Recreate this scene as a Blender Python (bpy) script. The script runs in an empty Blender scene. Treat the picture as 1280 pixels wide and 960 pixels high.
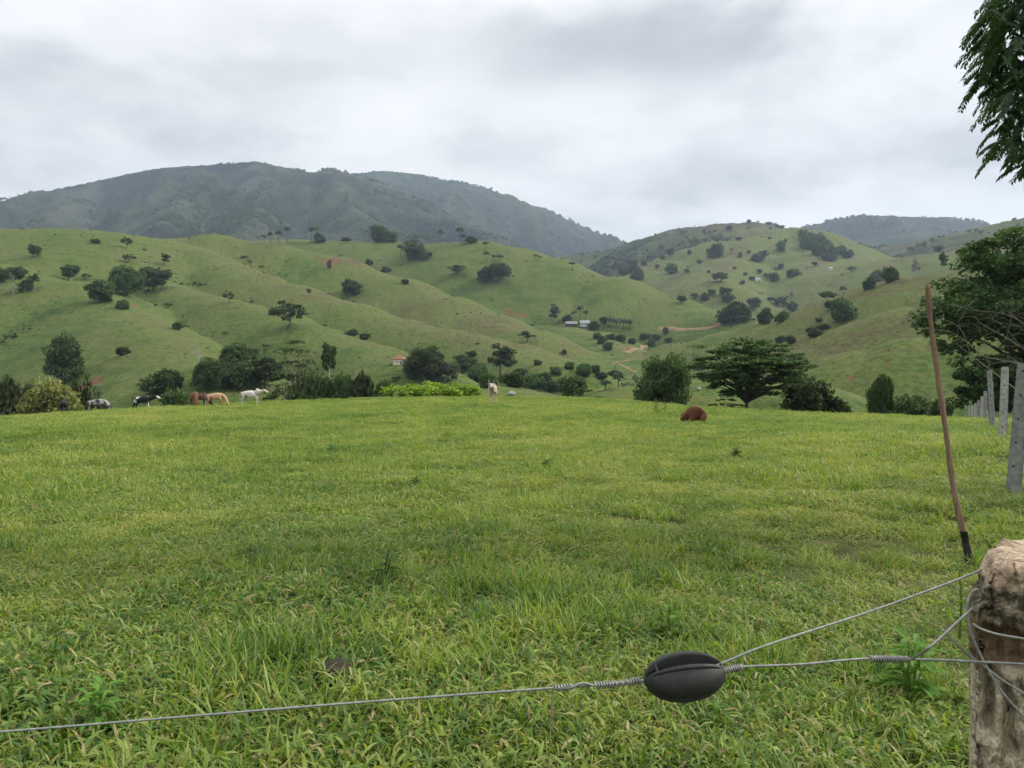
import bpy, bmesh, math, random
import numpy as np
from mathutils import Vector, Matrix
R = math.radians
SC = bpy.context.scene
COL = SC.collection
rng = np.random.default_rng(7)
random.seed(7)
EYE = 1.45
FPX = 1000.0
# ------------------------------------------------------------------ small helpers
def W(px, py, Y):
    return ((px - 640) / FPX * Y, Y, EYE - (py - 480) / FPX * Y)

def tag(o, label=None, cat=None, group=None, kind=None):
    if label: o['label'] = label
    if cat: o['category'] = cat
    if group: o['group'] = group
    if kind: o['kind'] = kind
    return o

def empty(name, loc, rz=0.0):
    o = bpy.data.objects.new(name, None)
    o.location = loc
    o.rotation_euler = (0, 0, rz)
    o.empty_display_size = 0.3
    COL.objects.link(o)
    return o

def mesh_np(name, V, loops, counts, smooth=False, mats=(), midx=None):
    """mesh from numpy arrays: V (n,3), loops flat vertex indices, counts per face"""
    me = bpy.data.meshes.new(name)
    V = np.asarray(V, np.float32)
    loops = np.asarray(loops, np.int32).ravel()
    counts = np.asarray(counts, np.int32)
    me.vertices.add(len(V)); me.vertices.foreach_set('co', V.ravel())
    me.loops.add(len(loops)); me.loops.foreach_set('vertex_index', loops)
    me.polygons.add(len(counts))
    st = np.zeros(len(counts), np.int32); st[1:] = np.cumsum(counts)[:-1]
    me.polygons.foreach_set('loop_start', st)
    me.polygons.foreach_set('loop_total', counts)
    if midx is not None: me.polygons.foreach_set('material_index', np.asarray(midx, np.int32))
    me.polygons.foreach_set('use_smooth', np.full(len(counts), bool(smooth)))
    me.update(calc_edges=True)
    for m in mats: me.materials.append(m)
    return me

def obj(name, me, parent=None, loc=None):
    o = bpy.data.objects.new(name, me)
    COL.objects.link(o)
    if parent: o.parent = parent
    if loc is not None: o.location = loc
    return o

class MB:
    """collects shapes, then becomes one mesh"""
    def __init__(s): s.v = []; s.f = []; s.m = []; s.sm = []
    def add(s, verts, faces, m=0, smooth=False):
        b = len(s.v)
        s.v += [tuple(v) for v in verts]
        s.f += [tuple(i + b for i in f) for f in faces]
        s.m += [m] * len(faces); s.sm += [smooth] * len(faces)
    def box(s, c, size, rz=0.0, m=0, taper=1.0):
        x, y, z = [q / 2 for q in size]
        pts = []
        for dz in (-1, 1):
            t = 1.0 if dz < 0 else taper
            for dx, dy in ((-1, -1), (1, -1), (1, 1), (-1, 1)):
                px, py = dx * x * t, dy * y * t
                pts.append((c[0] + px * math.cos(rz) - py * math.sin(rz), c[1] + px * math.sin(rz) + py * math.cos(rz), c[2] + dz * z))
        s.add(pts, [(3, 2, 1, 0), (4, 5, 6, 7), (0, 1, 5, 4), (1, 2, 6, 5), (2, 3, 7, 6), (3, 0, 4, 7)], m)
    def tube(s, pts, rad, n=8, m=0, cap=True):
        pts = [Vector(p) for p in pts]
        k = len(pts)
        if not hasattr(rad, '__len__'): rad = [rad] * k
        rings = []
        up = None
        for i, p in enumerate(pts):
            t = (pts[min(i + 1, k - 1)] - pts[max(i - 1, 0)])
            if t.length < 1e-9: t = Vector((0, 0, 1))
            t.normalize()
            if up is None:
                a = Vector((0, 0, 1)) if abs(t.z) < 0.9 else Vector((1, 0, 0))
                up = (a - t * a.dot(t)).normalized()
            else:
                up = up - t * up.dot(t)
                if up.length < 1e-6: up = t.orthogonal()
                up.normalize()
            w = t.cross(up)
            rings.append([p + (up * math.cos(2 * math.pi * j / n) + w * math.sin(2 * math.pi * j / n)) * rad[i] for j in range(n)])
        V = [v for r in rings for v in r]
        F = []
        for i in range(k - 1):
            for j in range(n):
                F.append((i * n + j, i * n + (j + 1) % n, (i + 1) * n + (j + 1) % n, (i + 1) * n + j))
        if cap:
            F.append(tuple(range(n - 1, -1, -1)))
            F.append(tuple((k - 1) * n + j for j in range(n)))
        s.add(V, F, m, True)
    def mesh(s, name, mats=()):
        me = bpy.data.meshes.new(name)
        me.from_pydata(s.v, [], s.f)
        me.polygons.foreach_set('material_index', s.m)
        me.polygons.foreach_set('use_smooth', s.sm)
        for m in mats: me.materials.append(m)
        me.update()
        return me

def catmull(P, n=8):
    P = [Vector(p) for p in P]
    Q = [P[0] * 2 - P[1]] + P + [P[-1] * 2 - P[-2]]
    out = []
    for i in range(1, len(Q) - 2):
        a, b, c, d = Q[i - 1], Q[i], Q[i + 1], Q[i + 2]
        for k in range(n):
            t = k / n
            out.append(0.5 * ((2 * b) + (c - a) * t + (2 * a - 5 * b + 4 * c - d) * t * t + (3 * b - a - 3 * c + d) * t ** 3))
    out.append(P[-1])
    return out

# ------------------------------------------------------------------ numpy noise
_G = np.random.default_rng(3).random((256, 256)).astype(np.float32)
def vnoise(x, y, s=0):
    x = np.asarray(x, np.float64) + s * 17.31; y = np.asarray(y, np.float64) + s * 9.73
    xi = np.floor(x).astype(np.int64); yi = np.floor(y).astype(np.int64)
    fx = x - xi; fy = y - yi
    fx = fx * fx * fx * (fx * (fx * 6 - 15) + 10); fy = fy * fy * fy * (fy * (fy * 6 - 15) + 10)
    a = _G[xi & 255, yi & 255]; b = _G[(xi + 1) & 255, yi & 255]
    c = _G[xi & 255, (yi + 1) & 255]; d = _G[(xi + 1) & 255, (yi + 1) & 255]
    return (a + (b - a) * fx) * (1 - fy) + (c + (d - c) * fx) * fy
def fbm(x, y, o=4, s=0):
    t = 0.0; a = 0.5; n = 0.0
    for i in range(o):
        t = t + a * vnoise(x * 2 ** i, y * 2 ** i, s + i * 3); n += a; a *= 0.5
    return t / n
def sst(a, b, x):
    t = np.clip((x - a) / (b - a), 0, 1)
    return t * t * (3 - 2 * t)

# ------------------------------------------------------------------ terrain: ridge lines (photo column, photo row, metres ahead)
RIDGES = [
 # name, slope, noise amount, noise wavelength, scrub, dryness, points
 ('hill_one', .46, .25, 130, 0, .45, [(-250,300,700),(-60,292,660),(30,288,650),(80,287,650),(120,289,650),(170,296,670),(205,301,690)]),
 ('bench', .5, .2, 100, 0, .25, [(-100,322,520),(0,330,500),(45,341,480),(100,352,460)]),
 ('spur_one', .55, .2, 80, 0, .2, [(100,352,460),(150,380,390),(195,404,330),(240,432,275),(265,452,235)]),
 ('hill_two', .74, .25, 120, 0, .45, [(215,301,760),(230,298,760),(270,293,760),(320,302,760),(345,306,755),(420,321,740),(500,348,700),(560,372,650),(610,393,610),(660,412,560)]),
 ('rib', .78, .2, 90, 0, .4, [(205,301,690),(255,313,650),(290,330,610),(320,341,580),(365,355,555),(440,379,520),(500,397,490),(560,410,460),(640,427,420),(690,449,365)]),
 ('front_rib', .74, .2, 80, 0, .35, [(200,352,560),(260,368,500),(300,376,460),(345,387,430),(400,408,390),(460,428,350),(510,448,305)]),
 ('hill_three', .66, .18, 140, 0, .3, [(310,303,1050),(360,300,1050),(420,302,1040),(490,304,1020),(540,306,1000),(600,302,980),(640,310,960),(680,323,930),(760,346,880),(830,372,820),(880,386,770),(905,394,740)]),
 ('house_spur', .6, .2, 70, 0, .2, [(640,400,800),(700,409,740),(740,413,700),(765,431,640),(795,448,580)]),
 ('far_hill', .55, .45, 260, .42, .35, [(690,322,2300),(760,313,2250),(800,299,2200),(845,286,2150),(900,280,2100),(940,278,2100),(970,284,2100),(1005,290,2050)]),
 ('far_knob', .6, .4, 170, .05, .5, [(790,352,1500),(815,340,1500),(840,326,1550),(870,311,1600),(900,303,1600),(940,300,1600),(985,287,1700),(1005,290,1700),(1035,308,1600),(1075,325,1400)]),
 ('far_knob_spur', .65, .3, 120, .05, .5, [(925,301,1600),(905,325,1400),(885,352,1180)]),
 ('far_knob_spur', .65, .3, 120, .05, .5, [(985,287,1700),(1000,318,1450),(1030,345,1200)]),
 ('mountain', .64, 1.15, 420, 1, .5, [(-300,300,3600),(-100,280,3600),(0,270,3600),(30,257,3600),(60,239,3600),(150,220,3550),(200,210,3500),(260,206,3500),(320,201,3500),(360,210,3450),(395,216,3400),(405,212,3400),(415,211,3390),(428,214,3350),(445,224,3300),(500,252,3100),(560,277,2900),(620,297,2700),(680,318,2450)]),
 ('mountain_spur', .74, .7, 260, .9, .7, [(412,213,3350),(430,245,2900),(445,265,2500),(490,285,2200),(535,301,1900)]),
 ('mountain_spur', .74, .7, 260, 1, .6, [(250,209,3450),(230,235,3000),(225,262,2500),(200,285,2150)]),
 ('mountain_spur', .74, .7, 260, 1, .5, [(120,227,3500),(90,252,3000),(60,275,2500)]),
 ('mountain_spur', .74, .7, 260, 1, .6, [(320,204,3450),(335,240,2900),(310,270,2400),(300,290,2100)]),
 ('second_mountain', .5, .9, 460, 1, .4, [(380,225,5000),(440,217,5000),(480,214,5000),(520,218,4950),(560,226,4900),(620,251,4800),(660,268,4700),(700,288,4600),(740,302,4500),(775,311,4400),(840,325,4300)]),
 ('right_mountain', .42, .5, 300, .7, .4, [(980,292,4000),(1010,283,4000),(1040,275,4000),(1075,269,4000),(1120,271,4000),(1180,272,4000),(1215,279,3900),(1260,290,3800)]),
 ('right_wooded', .4, .4, 200, .5, .5, [(1050,328,2000),(1090,312,2000),(1160,299,1900),(1200,291,1800),(1225,284,1700),(1280,272,1600),(1400,262,1500)]),
 ('right_back', .45, .25, 130, .1, .6, [(1000,346,1300),(1055,334,1250),(1110,326,1200),(1177,317,1150),(1230,312,1100),(1300,305,1050)]),
 ('right_slope', .58, .25, 90, 0, .52, [(800,441,520),(860,426,520),(916,413,510),(965,403,500),(1015,391,490),(1032,384,485),(1067,367,480),(1110,352,470),(1145,345,460),(1195,336,450),(1300,318,430)]),
 ('right_fold', .56, .2, 60, 0, .5, [(930,452,330),(990,431,320),(1047,412,310),(1100,395,300),(1145,380,290),(1220,360,280),(1300,340,270)]),
 ('right_fold', .56, .2, 50, 0, .35, [(960,468,220),(1010,454,215),(1081,433,210),(1150,416,205),(1250,396,200)]),
 ('knoll', .42, .15, 40, 0, .3, [(752,502,150),(790,487,140),(830,474,130),(880,466,130),(940,466,130)]),
 ('mound', .25, .15, 40, 0, .2, [(500,485,170),(540,475,160),(575,474,160),(615,488,165)]),
]
FLOOR_Y = np.array([0, 70, 130, 200, 300, 400, 600, 800, 1200, 2000, 3500, 7000.])
FLOOR_Z = np.array([-6, -8, -11, -9, -3, 6, 24, 40, 52, 70, 90, 110.])

def field_z(x, y):
    z = -0.00085 * np.minimum(x, 0) ** 2 * sst(12, 40, y)
    z = np.maximum(z, -4)
    z = z + 0.22 * np.exp(-((x + 6) / 26) ** 2) * sst(15, 50, y)
    z = z - 1.9 * sst(27, 60, y) * sst(4, 30, x)
    z = z + 0.22 * np.exp(-(((x - 9.5) / 6) ** 2 + ((y - 15) / 8) ** 2))
    z = z + (fbm(x / 7, y / 7, 3, 5) - .5) * 0.22 + (fbm(x / 1.6, y / 1.6, 2, 6) - .5) * 0.10
    ax = np.abs(x)
    crest = 67 - 0.0016 * np.maximum(ax - 12, 0) ** 2
    over = np.maximum(y - crest, 0)
    z = z - (np.sqrt((over * 0.125) ** 2 + 9) - 3)
    side = np.maximum(ax - 70, 0)
    return z - (np.sqrt((side * 0.12) ** 2 + 9) - 3)

def terrain(x, y, full=False):
    """heights (and masks) of the land at plan points x, y"""
    x = np.asarray(x, np.float64); y = np.asarray(y, np.float64)
    yy = np.maximum(y, 1.0)
    base = np.interp(yy, FLOOR_Y, FLOOR_Z) + (fbm(x / 60, y / 60, 3, 1) - .5) * np.minimum(yy / 60, 9)
    k = np.clip(yy * 0.0022, .6, 7)
    acc = np.ones_like(x)
    hm = base.copy()
    fz = field_z(x, y)
    ridge_h = []; ridge_c = []; ridge_n = []
    for (nm, s, na, wl, scrub, dry, pts) in RIDGES:
        h = np.full_like(x, -1e9); dmin = np.full_like(x, 1e9)
        P = np.array([W(*p) for p in pts])
        wr = 0.014 * P[:, 1].mean() * (0.6 if scrub > .5 else 1.0)
        if nm in ('knoll', 'mound'): wr = 9
        cw = 0.055 * P[:, 1].mean()
        n1 = na * wl * (1.3 if scrub > .3 else .45) * (1 - np.abs(2 * fbm(x / wl, y / wl, 4, len(ridge_h)) - 1) * 1.6 - .62)
        for a, b in zip(P[:-1], P[1:]):
            d2 = b[:2] - a[:2]
            t = np.clip(((x - a[0]) * d2[0] + (y - a[1]) * d2[1]) / (d2 @ d2), 0, 1)
            dx = x - a[0] - t * d2[0]; dy = y - a[1] - t * d2[1]
            d = np.sqrt(dx * dx + dy * dy + wr * wr) - wr
            dmin = np.minimum(dmin, d)
            if scrub < .3: d = d * d / (d + cw) * 1.18
            h = np.maximum(h, a[2] + t * (b[2] - a[2]) - s * d + s * np.minimum(n1 * (1 - np.exp(-d / wl * 1.2)), (.34 if scrub > .3 else .6) * d))
        ridge_h.append(h); ridge_c.append(dmin); ridge_n.append(n1 / max(na * wl, 1))
    allh = [base] + ridge_h
    m = np.maximum.reduce(allh)
    e = [np.exp(np.clip((h - m) / k, -40, 0)) for h in allh]
    S = sum(e)
    land = m + k * np.log(S) - k * 0.0
    # gullies and lumps on the land beyond the field
    far = sst(90, 220, yy)
    land = land + far * ((fbm(x / 26, y / 26, 4, 11) - .5) * np.clip(yy * 0.0045, 0, 9) + (fbm(x / 8, y / 8, 2, 15) - .5) * np.clip(yy * .0026, 0, 1.3) + (fbm(x / 3.2, y / 3.2, 2, 19) - .5) * np.clip(yy * .0016, 0, .5))
    mx = np.maximum(fz, land - 1.0)
    H = np.where(yy < 60, fz, mx)
    H = np.where((yy >= 60) & (yy < 76), fz + (mx - fz) * sst(60, 76, yy), H)
    H = np.where(y < 0, np.maximum(fz, -14), H)
    if not full: return H
    scrub = sum(ei * w for ei, w in zip(e, [0] + [r[4] for r in RIDGES])) / S
    dry = sum(ei * w for ei, w in zip(e, [.15] + [r[5] for r in RIDGES])) / S
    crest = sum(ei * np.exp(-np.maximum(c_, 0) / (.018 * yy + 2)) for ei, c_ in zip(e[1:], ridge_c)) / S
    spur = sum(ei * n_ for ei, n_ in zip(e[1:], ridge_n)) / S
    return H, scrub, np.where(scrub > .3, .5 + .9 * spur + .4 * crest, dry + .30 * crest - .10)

def ray_ground(PX, PY, y0=74.0, y1=7000.0, n=2600):
    """plan points where the view rays through photo pixels first meet the land"""
    PX = np.asarray(PX, float); PY = np.asarray(PY, float)
    Y = np.exp(np.linspace(math.log(y0), math.log(y1), n))
    out = np.zeros((len(PX), 3)); 
    for i in range(len(PX)):
        py = PY[i]
        for tr in range(14):
            x = (PX[i] - 640) / FPX * Y
            hz = terrain(x, Y)
            zr = EYE - (py - 480) / FPX * Y
            hit = np.nonzero(hz >= zr)[0]
            if len(hit): break
            py += 0.6
        if len(hit) == 0: hit = [n - 1]
        j = hit[0]
        out[i] = (x[j], Y[j], hz[j])
    return out
def ground(x, y): return float(terrain(np.array([x]), np.array([y]))[0])
# ------------------------------------------------------------------ materials
def newmat(name):
    m = bpy.data.materials.new(name); m.use_nodes = True
    nt = m.node_tree; nt.nodes.clear()
    return m, nt
def N(nt, t, **kw):
    n = nt.nodes.new(t)
    for k, v in kw.items():
        if k.startswith('i_'):
            key = k[2:]
            key = int(key) if key.isdigit() else key.replace('_', ' ')
            n.inputs[key].default_value = v
        else: setattr(n, k, v)
    return n
def L(nt, a, b): nt.links.new(a, b)
def ramp(nt, fac, stops, interp='LINEAR'):
    r = nt.nodes.new('ShaderNodeValToRGB')
    cr = r.color_ramp; cr.interpolation = interp
    while len(cr.elements) < len(stops): cr.elements.new(0.5)
    for e, (p, c) in zip(cr.elements, stops):
        e.position = p; e.color = (*c, 1) if len(c) == 3 else c
    L(nt, fac, r.inputs[0])
    return r.outputs[0]
def noise(nt, vec, scale, detail=4, rough=.55, dist=0.0):
    n = N(nt, 'ShaderNodeTexNoise'); n.inputs['Scale'].default_value = scale
    n.inputs['Detail'].default_value = detail; n.inputs['Roughness'].default_value = rough
    n.inputs['Distortion'].default_value = dist
    if vec is not None: L(nt, vec, n.inputs['Vector'])
    return n.outputs['Fac']
def mixc(nt, fac, a, b, mode='MIX'):
    n = nt.nodes.new('ShaderNodeMix'); n.data_type = 'RGBA'; n.blend_type = mode
    for sock, v in ((n.inputs[0], fac), (n.inputs[6], a), (n.inputs[7], b)):
        if hasattr(v, 'links'): L(nt, v, sock)
        elif isinstance(v, (int, float)): sock.default_value = v
        else: sock.default_value = (*v, 1) if len(v) == 3 else v
    return n.outputs[2]
def mth(nt, op, a, b=None, clamp=False):
    n = nt.nodes.new('ShaderNodeMath'); n.operation = op; n.use_clamp = clamp
    for i, v in enumerate((a, b)):
        if v is None: continue
        if hasattr(v, 'links'): L(nt, v, n.inputs[i])
        else: n.inputs[i].default_value = v
    return n.outputs[0]
def attr(nt, name, out='Fac'):
    a = N(nt, 'ShaderNodeAttribute'); a.attribute_name = name
    return a.outputs[out]
def pbr(nt, color, rough=.8, spec=.3, bump=None, bstr=.5, bdist=.1, metal=0.0):
    p = N(nt, 'ShaderNodeBsdfPrincipled')
    for key, v in (('Base Color', color), ('Roughness', rough), ('Specular IOR Level', spec), ('Metallic', metal)):
        if hasattr(v, 'links'): L(nt, v, p.inputs[key])
        elif isinstance(v, (int, float)): p.inputs[key].default_value = v
        else: p.inputs[key].default_value = (*v, 1)
    if bump is not None:
        b = N(nt, 'ShaderNodeBump'); b.inputs['Strength'].default_value = bstr; b.inputs['Distance'].default_value = bdist
        L(nt, bump, b.inputs['Height']); L(nt, b.outputs[0], p.inputs['Normal'])
    o = N(nt, 'ShaderNodeOutputMaterial'); L(nt, p.outputs[0], o.inputs[0])
    return p
def simple(name, c, rough=.7, var=.25, scale=8, spec=.3, metal=0.0, bstr=.25, bdist=.02):
    m, nt = newmat(name)
    tc = N(nt, 'ShaderNodeTexCoord').outputs['Object']
    f = noise(nt, tc, scale, 5)
    lo = tuple(q * (1 - var) for q in c); hi = tuple(min(1, q * (1 + var)) for q in c)
    pbr(nt, ramp(nt, f, [(.3, lo), (.7, hi)]), rough, spec, f, bstr, bdist, metal)
    return m

def leafmat(name, dark, light, var=.55, transl=.3, hue=(0.0, 0.0)):
    """foliage: per-leaf tint attribute, per-plant variation, some light through the leaf"""
    m, nt = newmat(name)
    oi = N(nt, 'ShaderNodeObjectInfo')
    t = attr(nt, 'tint')
    f = mth(nt, 'ADD', mth(nt, 'MULTIPLY', t, .8), mth(nt, 'MULTIPLY', oi.outputs['Random'], .25))
    c = ramp(nt, f, [(0, dark), (1, light)])
    h = N(nt, 'ShaderNodeHueSaturation')
    L(nt, c, h.inputs['Color'])
    L(nt, mth(nt, 'ADD', mth(nt, 'MULTIPLY', oi.outputs['Random'], var), 1 - var / 2), h.inputs['Value'])
    L(nt, mth(nt, 'ADD', mth(nt, 'MULTIPLY', oi.outputs['Random'], .05), .475), h.inputs['Hue'])
    d = N(nt, 'ShaderNodeBsdfPrincipled'); d.inputs['Roughness'].default_value = .6; d.inputs['Specular IOR Level'].default_value = .25
    L(nt, h.outputs[0], d.inputs['Base Color'])
    tr = N(nt, 'ShaderNodeBsdfTranslucent')
    tc = mixc(nt, 1.0, h.outputs[0], (1.1, 1.2, .5), 'MULTIPLY')
    L(nt, tc, tr.inputs['Color'])
    mx = N(nt, 'ShaderNodeMixShader'); mx.inputs[0].default_value = transl
    L(nt, d.outputs[0], mx.inputs[1]); L(nt, tr.outputs[0], mx.inputs[2])
    o = N(nt, 'ShaderNodeOutputMaterial'); L(nt, mx.outputs[0], o.inputs[0])
    return m

M = {}
M['leaf_dark'] = leafmat('leaf_dark', (.022, .042, .014), (.088, .128, .040))
M['leaf_mid'] = leafmat('leaf_mid', (.025, .05, .014), (.082, .125, .034))
M['leaf_grey'] = leafmat('leaf_grey', (.035, .045, .028), (.09, .105, .06))
M['leaf_lime'] = leafmat('leaf_lime', (.07, .12, .012), (.25, .31, .03), transl=.35)
M['leaf_gold'] = leafmat('leaf_gold', (.08, .088, .026), (.22, .205, .065))
M['tussock'] = leafmat('tussock', (.035, .062, .016), (.085, .125, .032))
M['leaf_palm'] = leafmat('leaf_palm', (.02, .034, .014), (.05, .075, .028))
M['leaf_feather'] = leafmat('leaf_feather', (.028, .065, .034), (.09, .165, .078), transl=.5)
M['leaf_weed'] = leafmat('leaf_weed', (.075, .155, .022), (.17, .29, .05), transl=.4)
M['leaf_weed_dark'] = leafmat('leaf_weed_dark', (.04, .085, .025), (.09, .16, .045), transl=.3)
M['bark'] = simple('bark', (.10, .085, .065), .9, .35, 6)
M['bark_pale'] = simple('bark_pale', (.30, .27, .22), .9, .3, 6)
M['concrete'] = simple('concrete', (.21, .21, .195), .9, .35, 14, bstr=.5, bdist=.01)
M['plaster'] = simple('plaster', (.62, .56, .48), .9, .12, 2)
M['white_wall'] = simple('white_wall', (.50, .49, .47), .9, .1, 2)
M['dark_opening'] = simple('dark_opening', (.03, .028, .025), .6, .2, 2)
M['zinc'] = simple('zinc', (.30, .31, .32), .6, .15, 1.5, metal=.3)
M['dark_timber'] = simple('dark_timber', (.07, .055, .045), .9, .3, 3)
M['steel'] = simple('steel', (.27, .275, .25), .55, .3, 120, spec=.5, metal=.55, bstr=.1, bdist=.0005)
M['iron'] = simple('iron', (.018, .018, .019), .55, .4, 30, spec=.4)
M['stone'] = simple('stone', (.27, .27, .25), .9, .25, 2)
M['dung'] = simple('dung', (.035, .026, .016), .9, .35, 18, bstr=.8, bdist=.02)

# tiles: fired clay, rows of pantiles
m, nt = newmat('roof_tile'); tc = N(nt, 'ShaderNodeTexCoord').outputs['Object']
wv = N(nt, 'ShaderNodeTexWave'); wv.inputs['Scale'].default_value = 2.2; L(nt, tc, wv.inputs[0])
pbr(nt, ramp(nt, noise(nt, tc, 1.5, 4), [(.3, (.24, .105, .06)), (.7, (.36, .17, .10))]), .85, .2, wv.outputs['Fac'], .6, .08)
M['roof_tile'] = m

# ---- land
m, nt = newmat('land')
geo = N(nt, 'ShaderNodeNewGeometry'); pos = geo.outputs['Position']
big = noise(nt, pos, .011, 4, .55, .6); mid = noise(nt, pos, .05, 5, .6); fin = noise(nt, pos, .55, 4, .65); vf = noise(nt, pos, 3.0, 3, .7)
# pasture: greens through olive to dry brown; cattle terraces follow the contour lines
sep = N(nt, 'ShaderNodeSeparateXYZ'); L(nt, pos, sep.inputs[0])
cmb = N(nt, 'ShaderNodeCombineXYZ')
L(nt, mth(nt, 'MULTIPLY', sep.outputs[0], .05), cmb.inputs[0]); L(nt, mth(nt, 'MULTIPLY', sep.outputs[1], .05), cmb.inputs[1]); L(nt, mth(nt, 'MULTIPLY', sep.outputs[2], .55), cmb.inputs[2])
terr = noise(nt, cmb.outputs[0], 1.0, 4, .65, .3)
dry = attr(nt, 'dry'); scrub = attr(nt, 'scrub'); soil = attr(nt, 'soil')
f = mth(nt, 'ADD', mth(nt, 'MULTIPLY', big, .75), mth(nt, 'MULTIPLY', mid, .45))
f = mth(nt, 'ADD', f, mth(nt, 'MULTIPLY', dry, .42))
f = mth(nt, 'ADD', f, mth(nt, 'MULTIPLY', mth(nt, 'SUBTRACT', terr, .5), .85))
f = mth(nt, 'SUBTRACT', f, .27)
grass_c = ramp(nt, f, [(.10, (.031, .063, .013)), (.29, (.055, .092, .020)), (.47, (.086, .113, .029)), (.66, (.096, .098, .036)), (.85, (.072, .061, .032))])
spk = mth(nt, 'ADD', mth(nt, 'MULTIPLY', fin, .6), mth(nt, 'MULTIPLY', vf, .4))
grass_c = mixc(nt, 1.0, grass_c, ramp(nt, spk, [(.36, (.50, .54, .48)), (.5, (1, 1, 1)), (.64, (1.35, 1.3, 1.2))]), 'MULTIPLY')
tuft = ramp(nt, noise(nt, pos, .22, 3, .6), [(.60, (0, 0, 0)), (.70, (1, 1, 1))])
grass_c = mixc(nt, mth(nt, 'MULTIPLY', tuft, .35), grass_c, (.045, .068, .022))
# mountain scrub: bush, thin grass and bare rock
sb = noise(nt, pos, .02, 8, .68, .5); sb2 = noise(nt, pos, .004, 4, .55, .8)
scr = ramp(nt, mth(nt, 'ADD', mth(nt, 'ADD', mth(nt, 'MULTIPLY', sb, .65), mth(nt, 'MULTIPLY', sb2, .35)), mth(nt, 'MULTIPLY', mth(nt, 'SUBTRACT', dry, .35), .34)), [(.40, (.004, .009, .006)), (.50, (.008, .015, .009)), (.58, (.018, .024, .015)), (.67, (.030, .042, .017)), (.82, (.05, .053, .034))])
sf = mth(nt, 'ADD', scrub, mth(nt, 'MULTIPLY', mth(nt, 'SUBTRACT', sb2, .5), .6), True)
sf = ramp(nt, sf, [(.35, (0, 0, 0)), (.6, (1, 1, 1))])
c = mixc(nt, sf, grass_c, scr)
so = mth(nt, 'ADD', soil, mth(nt, 'MULTIPLY', mth(nt, 'SUBTRACT', mid, .5), .9))
so = mth(nt, 'ADD', so, mth(nt, 'MULTIPLY', mth(nt, 'SUBTRACT', terr, .5), .8))
so = mth(nt, 'MULTIPLY', ramp(nt, so, [(.42, (0, 0, 0)), (.62, (1, 1, 1))]), mth(nt, 'GREATER_THAN', soil, .02))
c = mixc(nt, so, c, ramp(nt, fin, [(.3, (.10, .050, .028)), (.7, (.17, .088, .046))]))
thc = ramp(nt, vf, [(.3, (.045, .036, .018)), (.5, (.075, .085, .026)), (.7, (.14, .115, .055))])
c = mixc(nt, mth(nt, 'MULTIPLY', attr(nt, 'thatch'), .85), c, thc)
hb = mth(nt, 'ADD', mth(nt, 'MULTIPLY', fin, .5), mth(nt, 'MULTIPLY', sb, mth(nt, 'MULTIPLY', sf, 18.0)))
pbr(nt, c, .95, .1, hb, .9, .8)
M['land'] = m
m, nt = newmat('dirt_track'); pos = N(nt, 'ShaderNodeNewGeometry').outputs['Position']
f = noise(nt, pos, .3, 5)
pbr(nt, ramp(nt, f, [(.3, (.17, .105, .06)), (.7, (.27, .18, .11))]), .95, .1, f, .5, .1)
M['dirt'] = m

# ------------------------------------------------------------------ camera
cam = bpy.data.cameras.new('camera'); cam.lens = FPX / 1280 * 36; cam.sensor_width = 36
cam.clip_start = .05; cam.clip_end = 40000
co = bpy.data.objects.new('camera', cam); COL.objects.link(co)
co.location = (0, 0, EYE); co.rotation_euler = (R(90), 0, 0)
SC.camera = co

# ------------------------------------------------------------------ sky and sun
SUN_EL, SUN_AZ = 34, 80          # azimuth clockwise from straight ahead (+Y): to the right of the view
wd = bpy.data.worlds.new('World'); SC.world = wd; wd.use_nodes = True
nt = wd.node_tree; nt.nodes.clear()
sky = N(nt, 'ShaderNodeTexSky'); sky.sky_type = 'NISHITA'; sky.sun_disc = False
sky.sun_elevation = R(SUN_EL); sky.sun_rotation = R(SUN_AZ % 360); sky.altitude = 300; sky.dust_density = 3
bg1 = N(nt, 'ShaderNodeBackground'); bg1.inputs[1].default_value = .06; L(nt, sky.outputs[0], bg1.inputs[0])
tc = N(nt, 'ShaderNodeTexCoord').outputs['Generated']
sp = N(nt, 'ShaderNodeSeparateXYZ'); L(nt, tc, sp.inputs[0])
zz = mth(nt, 'MAXIMUM', sp.outputs[2], 0.0)
den = mth(nt, 'ADD', zz, .16)
cb = N(nt, 'ShaderNodeCombineXYZ'); L(nt, mth(nt, 'DIVIDE', sp.outputs[0], den), cb.inputs[0]); L(nt, mth(nt, 'DIVIDE', sp.outputs[1], den), cb.inputs[1])
n1 = noise(nt, cb.outputs[0], .85, 7, .52, .35)
n2 = noise(nt, cb.outputs[0], 2.6, 6, .6, .2)
cl = mth(nt, 'ADD', mth(nt, 'ADD', mth(nt, 'MULTIPLY', n1, .78), mth(nt, 'MULTIPLY', n2, .46)), -.10)
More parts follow.
